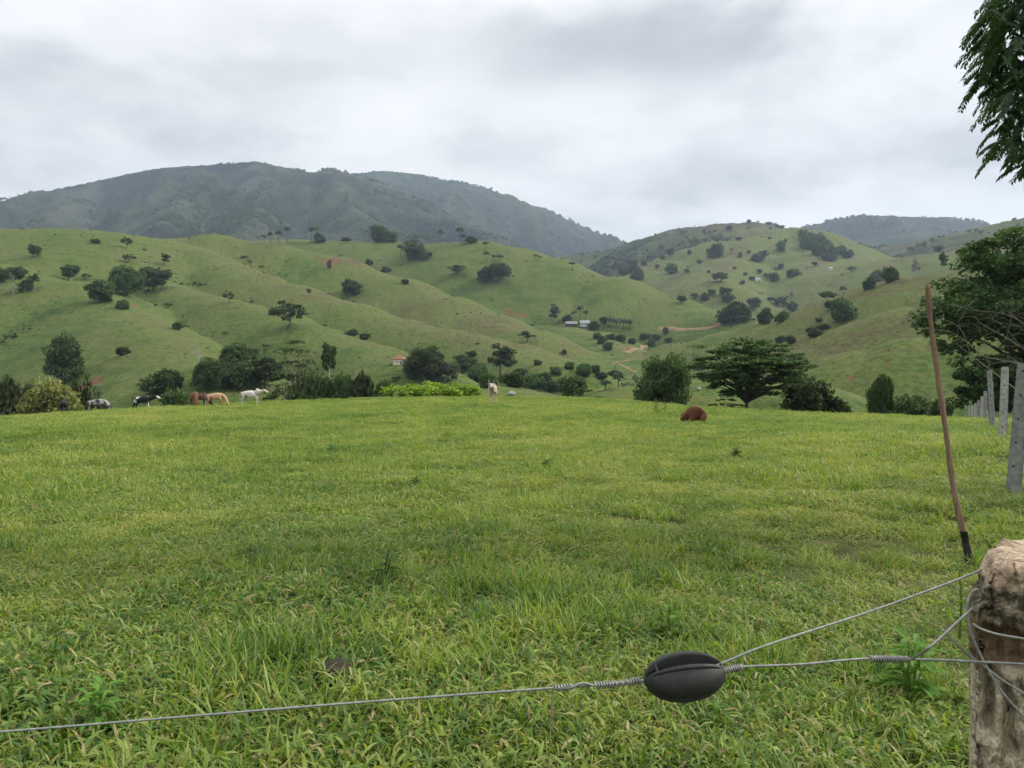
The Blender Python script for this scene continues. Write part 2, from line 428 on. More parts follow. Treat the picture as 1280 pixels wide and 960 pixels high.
# named cloud banks: azimuth tangent, elevation tangent, half-widths, amount
yv = mth(nt, 'MAXIMUM', sp.outputs[1], .05)
ua = mth(nt, 'DIVIDE', sp.outputs[0], yv); va = mth(nt, 'DIVIDE', sp.outputs[2], yv)
wob = mth(nt, 'MULTIPLY', mth(nt, 'SUBTRACT', n2, .5), .22)
ua = mth(nt, 'ADD', ua, wob); va = mth(nt, 'ADD', va, mth(nt, 'MULTIPLY', wob, .35))
BANKS = [(.10, .425, .20, .045, -.23), (.03, .385, .07, .03, -.10), (.26, .44, .14, .055, -.17), (-.60, .405, .07, .04, -.07), (-.30, .395, .07, .025, -.06), (-.47, .385, .03, .015, -.05),
         (.15, .29, .55, .05, -.04), (-.55, .30, .3, .05, -.05), (.34, .245, .14, .03, -.06), (.33, .205, .10, .018, .10), (-.62, .47, .2, .04, .08), (.55, .42, .2, .09, .08), (-.10, .33, .3, .03, .05), (.12, .20, .2, .03, -.04), (.60, .25, .15, .04, -.05)]
for (u0, v0, du, dv, amt) in BANKS:
    a = mth(nt, 'POWER', mth(nt, 'DIVIDE', mth(nt, 'SUBTRACT', ua, u0), du), 2.0)
    b = mth(nt, 'POWER', mth(nt, 'DIVIDE', mth(nt, 'SUBTRACT', va, v0), dv), 2.0)
    g = mth(nt, 'EXPONENT', mth(nt, 'MULTIPLY', mth(nt, 'ADD', a, b), -1.0))
    cl = mth(nt, 'ADD', cl, mth(nt, 'MULTIPLY', g, amt))
ccol = ramp(nt, cl, [(.20, (.43, .435, .45)), (.33, (.54, .545, .565)), (.42, (.68, .685, .70)), (.50, (.80, .803, .81)), (.60, (.90, .90, .905))])
# an overcast sky is up to three times brighter overhead than at its foot
lum = N(nt, 'ShaderNodeMapRange'); L(nt, zz, lum.inputs[0]); lum.inputs[1].default_value = .38; lum.inputs[2].default_value = .85; lum.inputs[3].default_value = 1.0; lum.inputs[4].default_value = 1.9
lum.interpolation_type = 'SMOOTHSTEP'
cm = N(nt, 'ShaderNodeVectorMath'); cm.operation = 'SCALE'; L(nt, ccol, cm.inputs[0]); L(nt, lum.outputs[0], cm.inputs['Scale'])
bg2 = N(nt, 'ShaderNodeBackground'); bg2.inputs[1].default_value = .42; L(nt, cm.outputs[0], bg2.inputs[0])
mx = N(nt, 'ShaderNodeMixShader'); mx.inputs[0].default_value = .97
L(nt, bg1.outputs[0], mx.inputs[1]); L(nt, bg2.outputs[0], mx.inputs[2])
wo = N(nt, 'ShaderNodeOutputWorld'); L(nt, mx.outputs[0], wo.inputs[0])
sl = bpy.data.lights.new('sun', 'SUN'); sl.energy = 1.5; sl.angle = R(11); sl.color = (1, .95, .87)
so_ = bpy.data.objects.new('sun', sl); COL.objects.link(so_)
az = R(SUN_AZ); el = R(SUN_EL)
sd = Vector((math.sin(az) * math.cos(el), math.cos(az) * math.cos(el), math.sin(el)))
so_.rotation_euler = (-sd).to_track_quat('-Z', 'Y').to_euler(); so_.location = (0, 0, 60)

# ------------------------------------------------------------------ the land: one sheet, finer where it is near or ahead
t_in = np.linspace(-R(36.5), R(36.5), 860)
t_out = np.linspace(R(36.5), 2 * math.pi - R(36.5), 90)[1:-1]
th = np.concatenate([t_in, t_out]); NT = len(th)
rr = np.concatenate([np.linspace(.6, 8, 40)[:-1], np.exp(np.linspace(math.log(8), math.log(6500), 900))]); NR = len(rr)
TH, RR = np.meshgrid(th, rr, indexing='ij')
GX, GY = np.sin(TH) * RR, np.cos(TH) * RR
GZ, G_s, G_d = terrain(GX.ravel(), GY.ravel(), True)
V = np.stack([GX.ravel(), GY.ravel(), GZ], 1)
V = np.vstack([V, [[0, 0, float(field_z(np.array([0.]), np.array([0.]))[0])]]])
ii = np.arange(NT)[:, None]; jj = np.arange(NR - 1)[None, :]
i2 = (ii + 1) % NT
quads = np.stack([ii * NR + jj, i2 * NR + jj, i2 * NR + jj + 1, ii * NR + jj + 1], -1).reshape(-1, 4)[:, ::-1]
fan = np.stack([np.full(NT, len(V) - 1), (np.arange(NT) * NR), ((np.arange(NT) + 1) % NT) * NR], 1)[:, ::-1]
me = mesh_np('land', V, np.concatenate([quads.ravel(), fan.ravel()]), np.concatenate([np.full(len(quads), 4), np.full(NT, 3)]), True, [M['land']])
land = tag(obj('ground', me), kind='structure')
# bare red earth: scars in the turf and cut banks (photo pixel, half width in metres, amount)
SOIL = [(120, 477, 6, .62), (135, 480, 4, .6), (107, 480, 4, .5), (168, 382, 7, .7), (178, 390, 6, .55), (262, 424, 4, .55), (636, 390, 9, .7), (645, 394, 8, .65), (655, 396, 8, .6), (410, 328, 14, .6), (395, 324, 10, .5),
        (1064, 472, 1.6, .75), (1110, 457, 1.5, .7), (298, 398, 6, .4), (845, 405.5, 5, .55), (865, 408, 5, .7), (880, 407, 5, .8), (893, 404.5, 5, .7), (850, 409.5, 4, .6), (786, 437, 6, 1), (794, 435, 6, 1), (803, 431, 6, .9), (812, 427, 5, .8), (245, 410, 6, .3), (1100, 336, 12, .5), (1042, 333, 10, .4), (30, 441, 4, .4), (575, 383, 10, .3), (690, 378, 14, .35), (720, 372, 14, .3)]
sp_ = ray_ground([s[0] for s in SOIL], [s[1] for s in SOIL])
soil = np.zeros(len(V))
for (px, py, w, a), p in zip(SOIL, sp_):
    d2 = ((V[:, 0] - p[0]) / w) ** 2 + ((V[:, 1] - p[1]) / (w * 1.2)) ** 2
    soil = np.maximum(soil, a * np.exp(-d2))
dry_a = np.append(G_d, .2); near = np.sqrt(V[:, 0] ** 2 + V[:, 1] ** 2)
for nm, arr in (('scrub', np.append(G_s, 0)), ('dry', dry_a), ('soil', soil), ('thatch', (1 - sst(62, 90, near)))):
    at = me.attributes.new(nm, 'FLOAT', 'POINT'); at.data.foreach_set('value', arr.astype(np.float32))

# ------------------------------------------------------------------ dirt tracks laid on the land
def track(name, pix, width):
    P = ray_ground([p[0] for p in pix], [p[1] for p in pix])
    C = catmull([tuple(p) for p in P], 10)
    vs = []; fs = []
    for i, c in enumerate(C):
        t = (C[min(i + 1, len(C) - 1)] - C[max(i - 1, 0)]); t.z = 0; t.normalize()
        n = Vector((t.y, -t.x, 0))
        for s in (-1, -.5, 0, .5, 1):
            x, y = c.x + n.x * s * width / 2, c.y + n.y * s * width / 2
            vs.append((x, y, ground(x, y) + .25 - .2 * abs(s)))
    for i in range(len(C) - 1):
        for s in range(4):
            a = i * 5 + s; fs.append((a, a + 1, a + 6, a + 5))
    mb = MB(); mb.add(vs, fs, 0, True)
    return tag(obj(name, mb.mesh(name, [M['dirt']])), kind='structure')
track('dirt_road', [(822, 411), (850, 412), (870, 411.5), (885, 410), (896, 406.5), (901, 402), (904, 398), (908, 396)], 5.2)
track('dirt_road', [(780, 440.5), (790, 438), (800, 435.5), (809, 431)], 4.0)
track('dirt_road', [(792, 449), (782, 451), (771, 453), (766, 456)], 2.2)
track('dirt_road', [(774, 455), (784, 460), (796, 465.5)], 1.7)

# ------------------------------------------------------------------ the air
zlo = float(V[:, 2].min()) - 1.0; zhi = float(V[:, 2].max()) + 60
mb = MB(); mb.box((0, 0, (zlo + zhi) / 2), (14000, 14000, zhi - zlo))
m, nt = newmat('air')
pv = N(nt, 'ShaderNodeVolumePrincipled'); pv.inputs['Color'].default_value = (.64, .80, 1.0, 1); pv.inputs['Density'].default_value = .000088; pv.inputs['Anisotropy'].default_value = .2
o = N(nt, 'ShaderNodeOutputMaterial'); L(nt, pv.outputs[0], o.inputs['Volume'])
HAZE = tag(obj('haze', mb.mesh('haze', [m])), kind='stuff')

# ------------------------------------------------------------------ render settings
cy = SC.cycles; DENOISE = True
SC.render.engine = 'CYCLES'
cy.use_denoising = DENOISE
try: cy.denoiser = 'OPENIMAGEDENOISE'; cy.denoising_input_passes = 'RGB_ALBEDO_NORMAL'; cy.denoising_prefilter = 'NONE'
except Exception: pass
cy.max_bounces = 6; cy.diffuse_bounces = 3; cy.glossy_bounces = 2; cy.transmission_bounces = 4; cy.transparent_max_bounces = 8; cy.volume_bounces = 0
cy.use_adaptive_sampling = True; cy.adaptive_threshold = .008; cy.sample_clamp_indirect = 3.0; cy.sample_clamp_direct = 8.0
vs_ = SC.view_settings; SC.display_settings.display_device = 'sRGB'
vs_.view_transform = 'Standard'; vs_.look = 'None'; vs_.exposure = 1.52; vs_.gamma = 1.0; vs_.use_curve_mapping = False
# ------------------------------------------------------------------ foliage
def unit(a): return a / np.maximum(np.linalg.norm(a, axis=1, keepdims=True), 1e-9)
def diamonds(C, size, rg, aspect=2.0, flat=0.0, axis=None):
    """leaf-shaped quads at centres C; flat pulls the leaves level; axis gives a pointing direction"""
    n = len(C)
    a = unit(rg.normal(size=(n, 3))) if axis is None else unit(axis + rg.normal(size=(n, 3)) * .35)
    a[:, 2] *= (1 - flat * .8); a = unit(a)
    b = np.cross(a, unit(rg.normal(size=(n, 3)) + np.array([0, 0, flat * 3]))); b = unit(b)
    s = size * (0.65 + rg.random((n, 1)) * .7)
    P = np.stack([C - a * s * .5, C + b * s * .5 / aspect, C + a * s * .5, C - b * s * .5 / aspect], 1)
    return P.reshape(-1, 3)

def leaf_mesh(name, P, tint, mat):
    n = len(P) // 4
    me = mesh_np(name, P, np.arange(4 * n), np.full(n, 4), False, [mat])
    at = me.attributes.new('tint', 'FLOAT', 'POINT'); at.data.foreach_set('value', np.repeat(tint, 4).astype(np.float32))
    return me

def clumps_to_leaves(cl, rad, per, leaf, rg, squash=.8, flat=.2, aspect=1.8):
    """cl: clump centres, rad: clump radii -> leaf quads and tints"""
    Ps, T = [], []
    for c, r in zip(cl, rad):
        d = unit(rg.normal(size=(per, 3))) * (rg.random((per, 1)) ** .45) * r
        d[:, 2] *= squash
        Ps.append(c + d); T.append(np.clip(rg.normal(rg.uniform(.25, .75), .18, per), 0, 1))
    C = np.vstack(Ps)
    return diamonds(C, leaf, rg, aspect, flat), np.concatenate(T)

def blob_clumps(rg, n, c, rx, rz, lump=.35, hollow=.5, r0=.14, r1=.22):
    u = unit(rg.normal(size=(n, 3))); u[:, 2] = np.where(u[:, 2] < -.8, -u[:, 2] * .5, u[:, 2])
    k = hollow + (1 - hollow) * rg.random((n, 1)); k *= 1 - lump * rg.random((n, 1))
    cl = np.array(c) + u * k * np.array([rx, rx, rz])
    return cl, rg.uniform(r0, r1, n)

def limbs(mb, base, top, targets, r, rg, m=0, n=6, bend=.12):
    """a tapered trunk from base to top and limbs from it to the targets"""
    base = Vector(base); top = Vector(top)
    mid = base.lerp(top, .5) + Vector((rg.normal() * bend * .3, rg.normal() * bend * .3, 0))
    mb.tube(catmull([base - Vector((0, 0, r * 1.5)), base.lerp(mid, .15), mid, top], 5), [r * 1.35 * (1 - .55 * i / 15) for i in range(16)], n + 2, m)
    for t in targets:
        t = Vector(t); k = rg.uniform(.55, 1.0)
        s = base.lerp(mid, k * 2) if k < .5 else mid.lerp(top, (k - .5) * 2)
        q = s.lerp(t, .5) + Vector((rg.normal() * bend * .2, rg.normal() * bend * .2, bend * .2))
        mb.tube(catmull([s, q, t], 4), [r * .55, r * .5, r * .45, r * .4, r * .35, r * .28, r * .2, r * .14, r * .08], n, m)

PROTO = {}
def proto(name, trunk, crown, w0, bark):
    """keeps the two meshes of a plant one unit tall and w0 wide, and both joined for the tiniest copies"""
    PROTO[name] = (trunk, crown, w0)

def both(name, trunk, crown):
    """trunk and crown in one mesh, for copies only a few pixels large"""
    bm = bmesh.new()
    ly = None
    bm.from_mesh(trunk); nf = len(bm.faces)
    bm.from_mesh(crown)
    bm.faces.ensure_lookup_table()
    for i, f in enumerate(bm.faces): f.material_index = 0 if i < nf else 1
    me = bpy.data.meshes.new(name); bm.to_mesh(me); bm.free()
    me.materials.clear(); me.materials.append(trunk.materials[0]); me.materials.append(crown.materials[0])
    return me

def mk_round(name, seed, mat='leaf_dark', bark='bark', zc=.55, rx=.40, rz=.40, n=46, per=130, leaf=.062, r0=.10, r1=.17, tz=.5, hollow=.45, lump=.3, tr=.028):
    rg = np.random.default_rng(seed)
    cl, rd = blob_clumps(rg, n, (0, 0, zc), rx, rz, lump, hollow, r0, r1)
    cl[:, :2] += rg.normal(size=(1, 2)) * .03
    P, T = clumps_to_leaves(cl, rd, per, leaf, rg)
    lo = np.percentile(P[:, 2], 2); hi = np.percentile(P[:, 2], 99.3); zb = .0 if tz < .35 else (min(lo, .17) if lo < .3 else lo)
    P[:, 2] = np.maximum(zb + (P[:, 2] - lo) * (1 - zb) / (hi - lo), .0); cl[:, 2] = zb + (cl[:, 2] - lo) * (1 - zb) / (hi - lo)
    w0 = np.percentile(P[:, 0], 99) - np.percentile(P[:, 0], 1)
    mb = MB(); limbs(mb, (0, 0, 0), (0, 0, tz), cl[rg.choice(n, 7, False)], tr, rg)
    PROTO[name] = (mb.mesh(name + '_trunk', [M[bark]]), leaf_mesh(name + '_crown', P, T, M[mat]), w0)
for i in range(3): mk_round('round%d' % i, 20 + i)
for i in range(3): mk_round('shrub%d' % i, 40 + i, zc=.42, rx=.48, rz=.46, n=40, per=130, leaf=.085, r0=.09, r1=.25, tz=.3, lump=.5, hollow=.35, tr=.018)
mk_round('midshrub', 50, 'leaf_mid', zc=.42, rx=.5, rz=.46, n=36, per=130, leaf=.085, r0=.15, r1=.24, tz=.3, lump=.45, hollow=.3, tr=.018)
mk_round('greyshrub', 51, 'leaf_grey', 'bark_pale', zc=.45, rx=.42, rz=.42, n=30, per=70, leaf=.07, r0=.12, r1=.2, tz=.5, lump=.5, hollow=.3, tr=.016)
mk_round('sparse0', 52, 'leaf_dark', 'bark', zc=.6, rx=.46, rz=.34, n=22, per=80, leaf=.06, r0=.07, r1=.13, tz=.55, lump=.5, hollow=.6, tr=.022)
mk_round('sparse1', 53, 'leaf_mid', 'bark', zc=.6, rx=.36, rz=.38, n=24, per=80, leaf=.055, r0=.07, r1=.12, tz=.7, lump=.55, hollow=.45, tr=.02)
mk_round('pale0', 54, 'leaf_dark', 'bark_pale', zc=.74, rx=.34, rz=.22, n=20, per=90, leaf=.06, r0=.09, r1=.14, tz=.66, lump=.35, hollow=.5, tr=.022)
mk_round('slim', 55, 'leaf_dark', 'bark_pale', zc=.55, rx=.16, rz=.42, n=26, per=70, leaf=.05, r0=.05, r1=.09, tz=.8, lump=.4, hollow=.35, tr=.014)
mk_round('slimgrey', 56, 'leaf_grey', 'bark_pale', zc=.55, rx=.2, rz=.42, n=26, per=70, leaf=.05, r0=.05, r1=.09, tz=.8, lump=.4, hollow=.35, tr=.014)
mk_round('oval', 57, 'leaf_dark', zc=.5, rx=.36, rz=.46, n=60, per=170, leaf=.05, r0=.1, r1=.16, tz=.4, lump=.22, hollow=.55, tr=.03)
mk_round('lollipop', 58, 'leaf_dark', 'bark_pale', zc=.78, rx=.12, rz=.2, n=22, per=110, leaf=.045, r0=.05, r1=.075, tz=.75, lump=.35, hollow=.4, tr=.010)
mk_round('golden', 59, 'leaf_gold', zc=.45, rx=.55, rz=.45, n=46, per=150, leaf=.075, r0=.14, r1=.22, tz=.3, lump=.35, hollow=.4, tr=.02)
mk_round('lime', 60, 'leaf_lime', zc=.5, rx=1.6, rz=.45, n=70, per=130, leaf=.12, r0=.2, r1=.34, tz=.3, lump=.3, hollow=.2, tr=.03)
mk_round('bigmid', 61, 'leaf_dark', zc=.5, rx=.46, rz=.44, n=80, per=210, leaf=.042, r0=.09, r1=.15, tz=.4, lump=.25, hollow=.5, tr=.028)
mk_round('bigmid2', 62, 'leaf_mid', zc=.5, rx=.46, rz=.44, n=60, per=190, leaf=.045, r0=.09, r1=.15, tz=.4, lump=.4, hollow=.45, tr=.028)

def mk_flat(name, seed, tiers, mat='leaf_dark', bark='bark', per=60, leaf=.04, tr=.022, lean=0.0):
    """a tree of level sprays: tiers = (height, radius, thickness, number of sprays)"""
    rg = np.random.default_rng(seed)
    Cs, T, tg = [], [], []
    for (z, r, th, k) in tiers:
        for i in range(k):
            a = rg.uniform(0, 2 * math.pi); q = r * math.sqrt(rg.random()) * 1.0
            c = np.array([math.cos(a) * q + lean * z, math.sin(a) * q, z + rg.normal() * th * .5])
            d = unit(rg.normal(size=(per, 3))) * rg.random((per, 1)) ** .5 * np.array([[.12, .12, .022]]) * rg.uniform(.7, 1.4)
            Cs.append(c + d); T.append(np.clip(rg.normal(rg.uniform(.25, .75), .16, per), 0, 1))
            if rg.random() < .6: tg.append(c)
    C = np.vstack(Cs); T = np.concatenate(T)
    P = diamonds(C, leaf, rg, 1.9, .75)
    P[:, 2] = np.maximum(P[:, 2], .01); P *= np.array([1, 1, 1 / P[:, 2].max()])
    w0 = np.percentile(P[:, 0], 99) - np.percentile(P[:, 0], 1)
    mb = MB(); limbs(mb, (0, 0, 0), (lean * .3, 0, tiers[0][0] * .9), tg[:40], tr, rg, bend=.1)
    PROTO[name] = (mb.mesh(name + '_trunk', [M[bark]]), leaf_mesh(name + '_crown', P, T, M[mat]), w0)
mk_flat('umbrella', 71, [(.34, .40, .07, 14), (.48, .68, .12, 56), (.62, .76, .13, 80), (.76, .64, .13, 70), (.88, .44, .10, 36), (.97, .22, .05, 10)], per=100, leaf=.045, tr=.026)
mk_flat('umbrella_small', 72, [(.62, .5, .05, 16), (.8, .55, .06, 22), (.93, .35, .05, 12)], per=60, leaf=.07, tr=.03)
mk_flat('tiered', 73, [(.28, .30, .07, 14), (.42, .36, .08, 16), (.56, .34, .07, 14), (.70, .30, .06, 11), (.84, .24, .05, 8), (.96, .13, .03, 4)], per=42, leaf=.035, tr=.016)
mk_flat('fern_bush', 74, [(.35, .8, .12, 16), (.6, .8, .12, 18), (.9, .5, .08, 9)], 'leaf_mid', per=70, leaf=.09, tr=.02)

def mk_palm(name, seed, nf=15, fr=.30, trunk_r=.020, h=.82):
    rg = np.random.default_rng(seed); Q, T = [], []
    for i in range(nf):
        a = 2 * math.pi * i / nf + rg.normal() * .15; up = rg.uniform(-.1, .95); Lf = fr * rg.uniform(.8, 1.15)
        d = np.array([math.cos(a), math.sin(a), 0]); side = np.array([-d[1], d[0], 0])
        pts = [np.array([0, 0, h]) + d * Lf * t * (1 - .12 * up) + np.array([0, 0, Lf * (up * t - (.55 + .45 * up) * t * t)]) for t in np.linspace(0, 1, 9)]
        tt = rg.uniform(.2, .8)
        for j in range(1, 8):
            for sgn in (-1, 1):
                ll = .12 * (1 - abs(j / 8 - .4)) * fr / .3
                b0 = pts[j]; b1 = pts[j + 1]
                tip = b0 + side * sgn * ll + d * ll * .5 + np.array([0, 0, -ll * .55])
                Q += [b0, b1, tip + (b1 - b0) * .4, tip]; T.append(np.clip(tt + rg.normal() * .1, 0, 1))
        for j in range(8):
            w = side * .006
            Q += [pts[j] - w, pts[j] + w, pts[j + 1] + w * .7, pts[j + 1] - w * .7]; T.append(.6)
    Q = np.array(Q); top = Q[:, 2].max(); Q[:, 2] /= top
    mb = MB(); mb.tube(catmull([(0, 0, -.03), (.01, 0, .3), (-.005, .01, .6), (0, 0, h / top)], 4), [trunk_r * (1.25 - .5 * i / 12) for i in range(13)], 7)
    PROTO[name] = (mb.mesh(name + '_trunk', [M['bark']]), leaf_mesh(name + '_crown', Q, np.array(T), M['leaf_palm']), np.ptp(Q[:, 0]))
mk_palm('palm0', 81, 17, .36, .030, .8); mk_palm('palm1', 82, 19, .33, .028, .82); mk_palm('palm_low', 83, 15, .42, .03, .5)

def mk_bare(name, seed, depth=5, mat='bark_pale', spread=.6, r0=.02):
    rg = np.random.default_rng(seed); mb = MB(); tw = MB()
    def grow(p, d, Ls, r, k):
        q = p + d * Ls; mid = p.lerp(q, .5) + Vector(rg.normal(size=3)) * Ls * .08
        (mb if k >= depth - 1 else tw).tube(catmull([p, mid, q], 3), [r, r * .97, r * .92, r * .85, r * .78, r * .72, r * .66], 5, 0, False)
        if k == 0: return
        for _ in range(3 if k > 1 else 4):
            nd = (d + Vector(rg.normal(size=3)) * spread).normalized(); nd.z = nd.z * .8 + .12
            grow(q, nd.normalized(), Ls * rg.uniform(.6, .85), r * .62, k - 1)
    grow(Vector((0, 0, -.02)), Vector((.05, 0, 1)), .26, r0, depth)
    zt = max(v[2] for v in tw.v)
    for m_ in (mb, tw): m_.v = [(v[0], v[1], v[2] / zt) for v in m_.v]
    xs = [v[0] for v in tw.v]
    PROTO[name] = (mb.mesh(name + '_trunk', [M[mat]]), tw.mesh(name + '_twigs', [M[mat]]), max(xs) - min(xs))
mk_bare('bare', 91, 4); mk_bare('bare_wide', 92, 5, spread=.75, r0=.022); mk_bare('bare_dark', 93, 4, 'bark')

JOINED = {}
def plant(kind, name, loc, w, h, label, cat, group, rz=None, tiny=False, crown_name='crown'):
    tr, cr, w0 = PROTO[kind]
    rz = random.uniform(0, 6.28) if rz is None else rz
    sc = (w / w0, w / w0, h)
    if tiny:
        if kind not in JOINED: JOINED[kind] = both(kind + '_small', tr, cr)
        o = obj(name, JOINED[kind], None, loc); o.rotation_euler = (0, 0, rz); o.scale = sc
        return tag(o, label, cat, group)
    e = empty(name, loc, rz); e.scale = sc
    tag(e, label, cat, group)
    obj('trunk', tr, e); obj(crown_name, cr, e)
    return e

# kind, object name, photo column, photo row of the base, width and height in photo pixels, label, group, metres ahead when the base is out of sight
HL, HR, HM = 'trees dotted over the near left hills', 'trees dotted over the far right hills', 'palms along the crest of the middle hill'
PL = []
def T(kind, name, px, py, w, h, label, group=None, Y=None, cat=None): PL.append((kind, name, px, py, w, h, label, group, Y, cat or {'palm_tree': 'palm', 'shrub': 'shrub', 'bare_tree': 'tree', 'banana_plant': 'plant'}.get(name, 'tree')))
# --- left hills
T('round0', 'tree', 42, 322, 12, 14, 'small dark round tree alone high on the left hill, left of the bare upper slope', HL)
T('round1', 'tree', -1, 353, 16, 17, 'dark tree cut off by the left edge of the photo on the hill shoulder', HL)
T('pale0', 'tree', 17, 368, 24, 32, 'pale trunked dark tree, largest of the sparse group at the left edge of the hill', HL)
T('pale0', 'tree', 6, 366, 14, 24, 'thin pale trunked tree on the left of the sparse hillside group', HL)
T('greyshrub', 'tree', 31, 366, 16, 16, 'greyish thin tree low between the pale trunked hillside trees', HL)
T('sparse1', 'tree', 40, 363, 11, 18, 'thin dark tree on the right of the sparse pale trunked group', HL)
T('round2', 'tree', 86, 351, 19, 18, 'dark round tree on the lip of the shoulder, left of the three big hillside trees', HL)
T('sparse0', 'tree', 108, 351, 11, 8, 'brownish low tree just right of a dark round tree on the hill shoulder', HL)
T('sparse0', 'tree', 158, 311, 13, 13, 'small spreading tree just under the crest of the left hill', HL)
T('sparse0', 'tree', 161, 329, 14, 10, 'low double crowned tree a little below the crest of the left hill', HL)
T('sparse1', 'tree', 206, 333, 10, 14, 'faint thin tree in the middle of the upper left slope', HL)
T('midshrub', 'shrub', 120, 304, 10, 4, 'tiny flat bush just below the top of the left hill', HL)
T('round1', 'tree', 125, 378, 30, 24, 'dark spreading tree left of and below the pair of biggest hillside trees', HL)
T('bigmid', 'tree', 157, 370, 38, 33, 'biggest dark round tree of the cluster on the left hillside', HL)
T('round2', 'tree', 190, 366, 35, 28, 'dark umbrella crowned tree touching the biggest hillside tree on its right', HL)
T('shrub0', 'shrub', 152, 386, 15, 10, 'dark bush below the biggest tree of the left hillside cluster', HL)
T('shrub1', 'shrub', 221, 412, 13, 8, 'small dark bush alone on the lit lower left slope', HL)
T('sparse0', 'tree', 286, 380, 13, 14, 'small leaning tree alone on the open slope left of the middle', HL)
T('shrub2', 'shrub', 152, 444, 15, 9, 'small grey green bush on the dark slope above the black and white cow', HL)
T('round0', 'tree', 437, 372, 20, 19, 'dense dark round tree alone on the long green rib of the left hills', HL)
T('sparse1', 'tree', 386, 370, 6, 8, 'tiny tree left of the lone round tree on the long green rib', HL)
T('sparse0', 'tree', 358, 413, 42, 32, 'ragged spreading tree on the near left rib with sky coloured gaps', HL)
T('shrub0', 'shrub', 440, 420, 12, 7, 'dark low bush at the foot of the gully behind the near rib', HL)
T('shrub1', 'shrub', 455, 425, 14, 7, 'second dark bush further down the gully behind the near rib', HL)
T('midshrub', 'shrub', 412, 336, 5, 9, 'tiny upright bush on a brown scar near the hill crest', HL)
T('shrub2', 'shrub', 462, 331, 9, 6, 'flat dark bush in the upper hollow below the big crest tree', HL)
T('shrub0', 'shrub', 482, 340, 9, 6, 'small dark bush lower in the upper hollow of the middle hill', HL)
T('shrub1', 'shrub', 507, 355, 9, 5, 'small dark bush just under the long rib line of the middle hill', HL)
# --- middle hill
for (px, py, h) in ((330, 304, 10), (338, 304, 13), (348, 304, 15), (359, 304, 19), (390, 302, 18), (396, 302, 18), (550, 304, 16), (575, 304, 18), (579, 305, 11), (459, 300, 12)):
    T('palm%d' % (px % 2), 'palm_tree', px, py + 1, 9 if h < 14 else 11, h + 1, 'small palm standing on the skyline of the middle hill', HM)
for (px, py, h, lb) in ((607, 315, 12, 'short palm just below the crest, upper one of a slanting line of three'), (608, 327, 12, 'short palm below the crest, middle one of a slanting line of three'), (625, 334, 14, 'palm standing right above the two dark trees on the middle hill'), (618, 328, 9, 'tiny palm left of the one above the two dark trees'), (501, 321, 14, 'palm left of the big dark tree below the crest of the middle hill'), (505, 321, 12, 'palm squeezed between another palm and the big dark crest tree'), (670, 327, 9, 'tiny palm low on the right shoulder of the middle hill'), (715, 339, 10, 'last palm down the right shoulder of the middle hill')):
    T('palm%d' % (px % 2), 'palm_tree', px, py, 10, h, lb, 'palms on the slope of the middle hill')
T('shrub0', 'tree', 401, 303, 13, 10, 'dark bushy tree at the foot of two skyline palms')
T('shrub1', 'tree', 476, 303, 22, 18, 'largest dark tree on the skyline of the middle hill')
T('shrub2', 'tree', 489, 303, 15, 11, 'lower dark tree leaning against the largest skyline tree')
T('shrub0', 'shrub', 432, 301, 9, 4, 'tiny low bush on the skyline between palms and the big dark tree')
T('shrub1', 'shrub', 590, 304, 13, 7, 'low dark bush on the skyline right of the last skyline palms')
T('round1', 'tree', 519, 325, 25, 21, 'big dark round tree just below the crest, beside two palms')
T('round0', 'tree', 530, 327, 9, 10, 'small dark tree under the right side of the big crest tree')
T('round2', 'tree', 537, 322, 6, 6, 'tiny tree right of the big dark crest tree')
T('umbrella_small', 'tree', 571, 347, 20, 14, 'small flat topped tree left of the pair of dark trees on the middle hill')
T('shrub1', 'tree', 607, 352, 20, 15, 'left one of two joined dark trees on the open slope of the middle hill')
T('round0', 'tree', 624, 353, 24, 21, 'right and taller one of two joined dark trees on the middle hill')
T('sparse1', 'tree', 659, 428, 14, 13, 'small loose tree in the green hollow left of the farmstead')
T('shrub0', 'shrub', 705, 443, 6, 5, 'tiny dark bush on the slope under the farmstead')
T('slimgrey', 'tree', 694, 405, 12, 21, 'tall grey brown tree at the left end of the farmstead')
for i, (px, h) in enumerate(((718, 15), (725, 20), (732, 15))):
    T('palm%d' % (i % 2), 'palm_tree', px, 404, 10, h, ['left and shorter palm behind the farmstead roofs', 'tallest palm behind the farmstead roofs', 'right palm behind the white farmhouse'][i], 'palms behind the farmstead')
T('shrub2', 'shrub', 708, 402, 12, 7, 'dark bush behind the grey farm roof')
T('shrub2', 'shrub', 741, 412, 13, 9, 'dark round bush touching the right end of the white farmhouse')
T('round2', 'tree', 755, 407, 9, 9, 'small dark tree between the farmhouse and the banana grove')
for i, px in enumerate((761, 770, 779, 787)):
    T('palm_low', 'banana_plant', px, 410 + i, 12, 12, ['leftmost banana clump of the grove right of the farmhouse', 'second banana clump of the grove right of the farmhouse', 'third banana clump of the grove right of the farmhouse', 'rightmost banana clump of the grove right of the farmhouse'][i], 'banana grove right of the farmhouse')
T('round0', 'tree', 852, 380, 10, 9, 'small tree alone on the right shoulder of the middle hill')
T('midshrub', 'shrub', 832, 418, 7, 7, 'small bush below the dirt road at the foot of the middle hill')
T('round1', 'tree', 814, 434, 9, 10, 'small dark tree at the end of the red bank')
for (px, py, w, h) in ((764, 424, 10, 6), (776, 427, 12, 7), (790, 430, 9, 6), (806, 424, 12, 6), (820, 425, 11, 6), (836, 428, 9, 5), (752, 430, 10, 9), (746, 424, 9, 7), (760, 437, 12, 8)):
    T('midshrub', 'shrub', px, py, w, h, 'low green bush in the gully below the farmstead', 'bushes in the gully below the farmstead')
